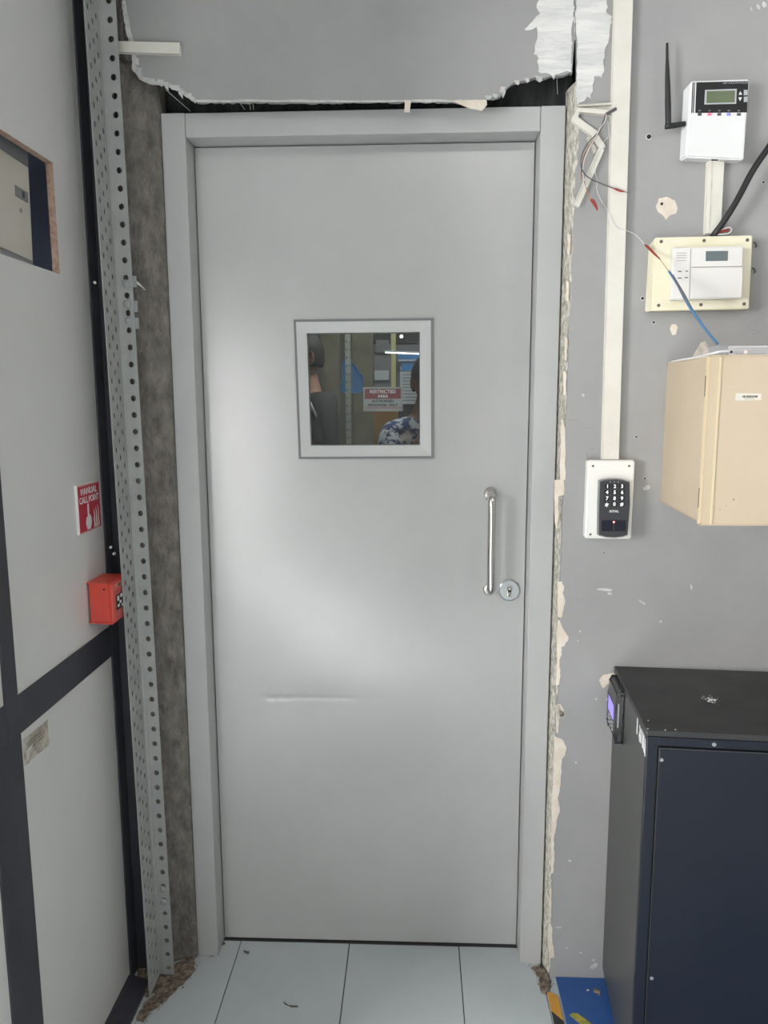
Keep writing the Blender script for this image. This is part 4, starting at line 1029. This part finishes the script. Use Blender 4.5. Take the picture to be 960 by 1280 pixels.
# fingerprint reader fixed to the rack's side
rdv = thing('access_reader', 'black access terminal with glowing violet screen on the cabinet side by the wall', 'access terminal', (.597, -.047, .005))
rdv.rotation_euler = rk.rotation_euler; ORG[rdv.name] = (0, 0, 0)
y0r, y1r = -.128, -.035; zr0, zr1 = .692, .814
bm = B(); prof = [(-.0005, zr0), (-.014, zr0), (-.019, zr0 + .014), (-.019, zr1 - .04), (-.016, zr1 - .010), (-.010, zr1), (-.0005, zr1)]
prism(bm, [(x, y0r, z) for x, z in prof], (0, y1r - y0r, 0)); bmesh.ops.bevel(bm, geom=bm.edges[:], offset=.003, segments=2, affect='EDGES')
obj('case', bm, 'reader_black', rdv)
obj('screen', box((-.0200, y0r + .014, zr1 - .074), (-.0185, y1r - .016, zr1 - .040), .0004, 1), 'screen_violet', rdv)
for k in range(3):
    for q in range(3):
        obj('key', box((-.0202, y0r + .016 + k * .022, zr0 + .038 - q * .009), (-.0185, y0r + .027 + k * .022, zr0 + .042 - q * .009)), 'button_grey', rdv)
obj('chrome_trim', box((-.012, y0r - .0012, zr0 + .035), (-.0095, y0r + .002, zr1 - .030), .0005, 1), 'button_grey', rdv)

# blue mat and hazard tape
bm = B()
p1_, p2_ = P(694, 1222.5, 2, .003), P(707, 1280, 2, .003)
xL1 = p1_.x; 
bm = B(); prism(bm, [(xL1 + .002, WY - .002, 0), (1.5, WY - .002, 0), (1.5, -1.2, 0), (xL1 - .002, -1.2, 0)], (0, 0, .004)); mt = obj('blue_floor_mat', bm, 'mat_blue', label='blue rubber mat on the floor between door jamb and black cabinet', category='mat')
bm = B(); c = P(746.5, 1239, 2, .004); q_ = [P(u, v, 2, .0041) for u, v in ((741, 1236), (746, 1236), (750, 1239), (750, 1245), (746, 1243), (742, 1240))]
prism(bm, q_, (0, 0, .0006)); obj('worn_spot', bm, 'dust', mt)
bm = B(); prism(bm, [P(u, v, 2, .0041) for u, v in ((733, 1237), (736, 1236.5), (736.5, 1238.6), (733.5, 1238.8))], (0, 0, .0006)); obj('worn_spot', bm, 'flake', mt)
t = thing('hazard_tape', 'orange and black striped hazard tape on the floor beside the blue mat', 'tape', (.46, -.1, 0))
tx0, tx1 = .4525, .4765
yy = -.092; k = 0
while yy > -1.2:
    h_ = .062 if k % 2 == 0 else .05
    d_ = .03
    ptsT = [(tx0, yy, 0), (tx1, yy - (0.012 if k == 0 else d_), 0), (tx1, yy - h_ - d_, 0), (tx0, yy - h_, 0)]
    bm = B(); prism(bm, ptsT, (0, 0, .0012)); obj('stripe', bm, 'tape_orange' if k % 2 == 0 else 'tape_black', t)
    yy -= h_; k += 1
bm = B(); prism(bm, [P(u, v, 2, .0042) for u, v in ((712, 1269), (716, 1266.5), (722, 1267), (745, 1284), (738, 1290))], (0, 0, .0008))
obj('tape_scrap', bm, 'tape_yellow', label='torn scrap of yellow tape stuck on the blue mat', category='tape')

# ------------------------------------------------------------------ the room beyond the door (seen through the pane)
fw = setting('wall_far')
obj('wall_face', box((-1.6, 3.2, 0), (1.6, 3.3, 2.95)), 'far_wall', fw)
obj('wall_face', box((-1.7, .12, 0), (-1.6, 3.3, 2.95)), 'far_wall', fw)
obj('wall_face', box((1.6, .12, 0), (1.7, 3.3, 2.95)), 'far_wall', fw)
obj('wall_face', box((-1.7, .12, 2.95), (1.7, 3.3, 3.05)), 'far_dark', fw)
def far_box(name, a, c, y, d, m, lab, cat, zfloor=False, bev=.004):
    p, q = P(*a, 1, y), P(*c, 1, y)
    bm = box((p.x, y, 0 if zfloor else q.z), (q.x, y + d, p.z), bev); return obj(name, bm, m, label=lab, category=cat)
obj('far_panel', box((P(404, 450, 1, 2.6).x, 2.6, 0), (P(424, 450, 1, 2.6).x, 2.64, 2.9)), 'far_panel', fw)
obj('far_panel', box((P(441, 450, 1, 2.8).x, 2.8, 0), (P(466, 450, 1, 2.8).x, 2.84, 2.9)), 'far_panel', fw)
obj('far_panel', box((P(466, 450, 1, 3.0).x, 3.0, 1.2), (1.55, 3.04, 2.9)), 'far_grey', fw)
obj('far_panel', box((P(466, 450, 1, 3.0).x, 2.99, P(480, 430, 1, 3).z), (1.55, 3.0, 2.9)), 'far_dark', fw)
bm = B(); yq = 2.1; px_ = P(435, 450, 1, yq).x
holes_sheet(bm, (px_ - .014, yq, 0), (1, 0, 0), .014, 0, 70, .04, .0035, .006, 12); holes_sheet(bm, (px_, yq, 0), (1, 0, 0), .014, 0, 70, .04, .0035, .006, 12, .0)
bmesh.ops.remove_doubles(bm, verts=bm.verts[:], dist=1e-5)
t = thing('slotted_upright', 'pale slotted upright seen through the door window', 'upright', (px_, yq, 0))
o = obj('flange', bm, 'far_slotted', t); md = o.modifiers.new('thick', 'SOLIDIFY'); md.thickness = .002
obj('back_web', box((px_ - .004, yq + .003, 0), (px_ + .004, yq + .03, 2.8)), 'far_slotted', t)
far_box('yellow_post', (488.5, 400), (494.5, 475), 2.2, .025, 'far_yellow', 'yellow post standing beyond the door window', 'post', True)
# blue coat hung behind the upright
yc = 2.3
bm = B(); prism(bm, [P(u, v, 1, yc) for u, v in ((427, 455), (433, 447), (443, 456), (453, 470), (452, 489), (446, 491), (430, 491), (426, 488), (428, 470))], (0, .07, 0)); bmesh.ops.bevel(bm, geom=bm.edges[:], offset=.004, segments=1, affect='EDGES')
obj('blue_jacket', bm, 'far_blue', label='bright blue jacket hanging behind the slotted upright through the window', category='jacket')
cb_ = far_box('orange_carton', (467, 512), (497, 556), 2.0, .15, 'far_carton', 'orange brown carton stack below the notice in the window', 'carton', True)
bn = thing('wall_board_chart', 'blue headed white wall chart seen at the right of the door window', 'chart', tuple(P(512, 505, 1, 2.9)))
p, q = P(500, 458, 1, 2.9), P(530, 505, 1, 2.9); obj('sheet', box((p.x, 2.9, q.z), (q.x, 2.91, p.z)), 'far_paper', bn)
p, q = P(502, 455, 1, 2.9), P(530, 463, 1, 2.9); obj('header', box((p.x, 2.893, q.z), (q.x, 2.9, p.z)), 'far_banner', bn)
for k in range(9):
    p, q = P(503, 468 + 4 * k, 1, 2.9), P(526, 468.8 + 4 * k, 1, 2.9); obj('ruled_line', box((p.x, 2.897, q.z), (q.x, 2.9, p.z)), 'far_grey', bn)
bn = thing('blue_board', 'blue strip board under the lit tube through the window', 'board', tuple(P(512, 452, 1, 2.95)))
p, q = P(498, 443, 1, 2.92), P(540, 453, 1, 2.92); obj('strip', box((p.x, 2.92, q.z), (q.x, 2.94, p.z)), 'far_banner', bn)
p, q = P(498, 449.5, 1, 2.91), P(540, 451, 1, 2.91); obj('line', box((p.x, 2.912, q.z), (q.x, 2.92, p.z)), 'far_paper', bn)
bn = thing('notice_sheets', 'grey notice sheets pinned on the wall beyond the window', 'notice', tuple(P(480, 480, 1, 2.98)))
for (a, c) in (((470, 425), (486, 441)), ((468, 452), (485, 462)), ((468, 463), (486, 475))):
    p, q = P(*a, 1, 2.985), P(*c, 1, 2.985); obj('sheet', box((p.x, 2.98, q.z), (q.x, 2.985, p.z)), 'far_paper' if a[1] > 460 else 'far_grey', bn)
bn = thing('tube_fixture', 'white glowing tube lamp seen through the door window', 'lamp', tuple(P(500, 441, 1, 1.7)))
bm = B(); tube(bm, [P(482, 440.6, 1, 1.75), P(540, 443, 1, 1.6)], .0022, 8); obj('tube', bm, 'tube_glow', bn)
bm = B(); tube(bm, [P(480, 439.6, 1, 1.77), P(560, 443, 1, 1.62)], .0024, 8)
bmesh.ops.translate(bm, verts=bm.verts[:], vec=(0, .01, .004)); obj('housing', bm, 'far_paper', bn)
bm = B(); bmesh.ops.create_icosphere(bm, subdivisions=2, radius=.008, matrix=Matrix.Translation(P(501.8, 420.5, 1, 2.2)))
obj('small_lamp', bm, 'tube_glow', smooth=True, label='tiny bright lamp high in the door window', category='lamp')

# people in the far room
def skin_mesh(name, chains, m, parent, sub=2):
    """chains: list of [(co, r), ...]; the first point of a chain may be the index of an earlier point"""
    vs, es, rs = [], [], []; idx = {}
    for ch in chains:
        prev = None
        for co, r_ in ch:
            key = tuple(round(c, 5) for c in co)
            if key in idx: i = idx[key]
            else:
                i = len(vs); idx[key] = i; vs.append(co); rs.append(r_)
            if prev is not None: es.append((prev, i))
            prev = i
    me = bpy.data.meshes.new(name); off = Vector(ORG.get(parent.name, (0, 0, 0)))
    me.from_pydata([Vector(v) - off for v in vs], es, [])
    me.skin_vertices.new(name='s') if hasattr(me.skin_vertices, 'new') else None
    o = bpy.data.objects.new(name, me); COL.objects.link(o); o.parent = parent
    sk = o.modifiers.new('skin', 'SKIN'); sk.use_smooth_shade = True
    if not me.skin_vertices: me.update()
    lay = me.skin_vertices[0].data
    for i, r_ in enumerate(rs): lay[i].radius = (r_, r_) if not isinstance(r_, tuple) else r_; lay[i].use_root = False
    lay[0].use_root = True
    ss = o.modifiers.new('sub', 'SUBSURF'); ss.levels = sub; ss.render_levels = sub
    me.materials.append(MAT[m])
    dg = bpy.context.evaluated_depsgraph_get(); ev = o.evaluated_get(dg); nm = bpy.data.meshes.new_from_object(ev)
    o.modifiers.clear(); o.data = nm
    for p in nm.polygons: p.use_smooth = True
    return o
def head_mesh(c, yaw, tilt=0):
    """head about 0.235 high with brow, nose, lips, chin, ears; faces local -y before yaw"""
    bm = B(); bmesh.ops.create_uvsphere(bm, u_segments=32, v_segments=24, radius=1)
    for v in bm.verts:
        x, y, z = v.co
        sx = .076 * (1 - .22 * max(0, -z) ** 1.5); sy = .098; sz = .118
        X, Y, Z = x * sx, y * sy, z * sz
        if z < 0: Y = Y * (1 - .18 * -z) - .012 * (-z)
        if y < 0:
            f = max(0, -y) ** 3
            Y += -.004 * f
            nz_ = math.exp(-((x / .16) ** 2)) * math.exp(-(((z + .10) / .17) ** 2)); Y -= .026 * nz_ * f
            Y += .009 * f * (math.exp(-(((x - .38) / .16) ** 2) - ((z - .10) / .10) ** 2) + math.exp(-(((x + .38) / .16) ** 2) - ((z - .10) / .10) ** 2))
            Y -= .006 * f * math.exp(-(((z - .27) / .08) ** 2)) * math.exp(-((x / .6) ** 2))
            Y -= .008 * f * math.exp(-((x / .28) ** 2) - ((z + .45) / .05) ** 2); Y -= .008 * f * math.exp(-((x / .26) ** 2) - ((z + .57) / .05) ** 2)
            Y -= .010 * f * math.exp(-((x / .3) ** 2) - ((z + .80) / .12) ** 2)
        v.co = (X, Y, Z)
    for s in (-1, 1):
        t_ = bmesh.new(); bmesh.ops.create_uvsphere(t_, u_segments=12, v_segments=8, radius=1)
        for v in t_.verts:
            a_, b_, c_ = v.co; v.co = (s * (.076 + .006 * a_ + (.008 if b_ > 0 else 0)), .012 + .017 * b_, -.008 + .032 * c_)
        me = bpy.data.meshes.new('e'); t_.to_mesh(me); t_.free(); bm.from_mesh(me)
    Mx = Matrix.Translation(c) @ Matrix.Rotation(yaw, 4, 'Z') @ Matrix.Rotation(tilt, 4, 'X')
    bmesh.ops.transform(bm, matrix=Mx, verts=bm.verts[:]); return bm, Mx
def hair_mesh(Mx):
    bm = B(); bmesh.ops.create_uvsphere(bm, u_segments=28, v_segments=20, radius=1)
    for v in bm.verts:
        x, y, z = v.co; n_ = 1 + .03 * noise.noise(v.co * 5)
        v.co = (x * .083 * n_, (y * .103 + .010) * n_, z * .122 * n_ + .006)
    dl = [v for v in bm.verts if (v.co.z < -.055) or (v.co.y < -.055 and v.co.z < .055) or (v.co.y < -.01 and v.co.z < .0)]
    bmesh.ops.delete(bm, geom=dl, context='VERTS')
    bmesh.ops.transform(bm, matrix=Mx, verts=bm.verts[:]); return bm
def person(x, y, hz, yaw, shirt, lab, hand_up=False):
    """hz = height of the head's centre"""
    k = hz / 1.60
    t = thing('person', lab, 'person', (x, y, 0))
    cy_, sy_ = math.cos(yaw), math.sin(yaw)
    def L(a, b_, c): return Vector((x + (a * cy_ - b_ * sy_) * 1, y + (a * sy_ + b_ * cy_), c * k))
    pel = L(0, 0, .95)
    ch = [[(pel, .125), (L(0, .01, 1.08), .115), (L(0, .01, 1.22), .125), (L(0, .01, 1.36), .12), (L(0, .005, 1.44), .065), (L(0, -.005, 1.52), .054), (L(0, -.005, 1.58), .06)]]
    hands = []
    for s in (-1, 1):
        ch.append([(pel, .125), (L(.09 * s, 0, .88), .09), (L(.10 * s, -.01, .50), .062), (L(.10 * s, .02, .10), .042), (L(.11 * s, -.10, .04), .036), (L(.11 * s, -.16, .03), .028)])
        sh, el, wr, hd = L(.19 * s, .01, 1.36), L(.24 * s, .03, 1.08), L(.23 * s, -.06, .84), L(.225 * s, -.08, .77)
        if hand_up and s == -1: el, wr, hd = L(.20 * s, -.14, 1.12), L(.10 * s, -.20, 1.34), L(.075 * s, -.18, 1.42)
        ch.append([(L(0, .01, 1.36), .12), (L(.10 * s, .01, 1.37), .075), (sh, .055), (el, .040), (wr, .026), (hd, (.036, .016))])
        d_ = (hd - wr).normalized(); sd = L(s * 1, 0, 0) - L(0, 0, 0); fw_ = L(0, -1, 0) - L(0, 0, 0)
        for q, (o_, ln) in enumerate(((-.026, .070), (-.009, .078), (.009, .073), (.026, .060))):
            b0 = hd + fw_ * o_ + d_ * .01; ch.append([(hd, (.036, .016)), (b0 + d_ * .02, .009), (b0 + d_ * ln * .6 - sd * .012, .008), (b0 + d_ * ln - sd * .03, .0068)])
        ch.append([(hd, (.036, .016)), (hd + fw_ * .038 - d_ * .01, .010), (hd + fw_ * .058 + d_ * .018 - sd * .012, .008)])
    skin_mesh('body', ch, 'skin', t)
    hc = L(0, -.02, 1.60); hb, Mx = head_mesh(hc, yaw); obj('head', hb, 'skin', t, smooth=True)
    o = obj('hair', hair_mesh(Mx), 'hair', t, smooth=True); md = o.modifiers.new('thick', 'SOLIDIFY'); md.thickness = .004
    for s in (-1, 1):
        bm = B(); bmesh.ops.create_uvsphere(bm, u_segments=10, v_segments=8, radius=.011, matrix=Mx @ Matrix.Translation((.029 * s, -.082, .012))); obj('eye', bm, 'print_white', t, smooth=True)
        bm = B(); bmesh.ops.create_uvsphere(bm, u_segments=8, v_segments=6, radius=.006, matrix=Mx @ Matrix.Translation((.029 * s, -.0885, .012))); obj('pupil', bm, 'hair', t, smooth=True)
    ch = [[(L(0, 0, .90), .142), (L(0, .01, 1.08), .132), (L(0, .01, 1.22), .140), (L(0, .01, 1.36), .132), (L(0, .006, 1.43), .078)]]
    for s in (-1, 1):
        sh, el = L(.19 * s, .01, 1.36), L(.24 * s, .03, 1.08)
        if hand_up and s == -1: el = L(.20 * s, -.14, 1.12)
        ch.append([(L(0, .01, 1.36), .132), (L(.10 * s, .01, 1.37), .088), (sh, .070), (sh.lerp(el, .75), .060)])
    skin_mesh('shirt', ch, shirt, t)
    ch = [[(L(0, 0, .97), .137), (L(0, 0, .90), .135)]]
    for s in (-1, 1): ch.append([(L(0, 0, .90), .135), (L(.09 * s, 0, .86), .104), (L(.10 * s, -.01, .50), .078), (L(.10 * s, .02, .12), .062)])
    skin_mesh('trousers', ch, 'trouser', t)
    return t, L
pA = P(387, 447, 1, 1.75)
tA, LA = person(P(383, 447, 1, 1.95).x, 1.95, P(383, 446, 1, 1.95).z, math.radians(-62), 'shirt_dark', 'person in dark shirt with shoulder strap at the left of the door window')
bm = B(); tube(bm, [P(386, 500, 1, 1.76), P(391, 511, 1, 1.74), P(397, 523, 1, 1.74), P(403, 537, 1, 1.76)], .006, 8, 3); obj('strap', bm, 'strap', tA, smooth=True)
pB = P(530, 476, 1, 1.75)
tB, LB = person(pB.x + .02, 1.75, pB.z, math.radians(20), 'shirt_print', 'person in blue and white patterned shirt at the right of the door window, hand raised', True)

# ------------------------------------------------------------------ rest of the room behind the camera
wr = setting('wall_right'); obj('wall_face', box((2.5, -5.1, 0), (2.6, .12, 2.95)), 'room_wall', wr)
wf = setting('wall_front')
obj('wall_face', box((-3.2, -5.2, 0), (-2.0, -5.1, 2.95)), 'room_wall', wf); obj('wall_face', box((-1.2, -5.2, 0), (2.6, -5.1, 2.95)), 'room_wall', wf)
obj('wall_face', box((-2.0, -5.2, 2.05), (-1.2, -5.1, 2.95)), 'room_wall', wf)
ws = setting('wall_side')
obj('wall_face', box((-3.2, -5.1, 0), (-3.1, -.7, 1.0)), 'room_wall', ws); obj('wall_face', box((-3.2, -5.1, 2.5), (-3.1, -.7, 2.95)), 'room_wall', ws)
obj('wall_face', box((-3.2, -5.1, 1.0), (-3.1, -3.6, 2.5)), 'room_wall', ws); obj('wall_face', box((-3.2, -1.6, 1.0), (-3.1, -.7, 2.5)), 'room_wall', ws)
obj('wall_face', box((-3.2, -.8, 0), (-.87, -.7, 2.95)), 'room_wall', ws)
cl = setting('ceiling'); obj('ceiling_board', box((-3.2, -5.2, 2.95), (2.6, .12, 3.05)), 'room_ceiling', cl)
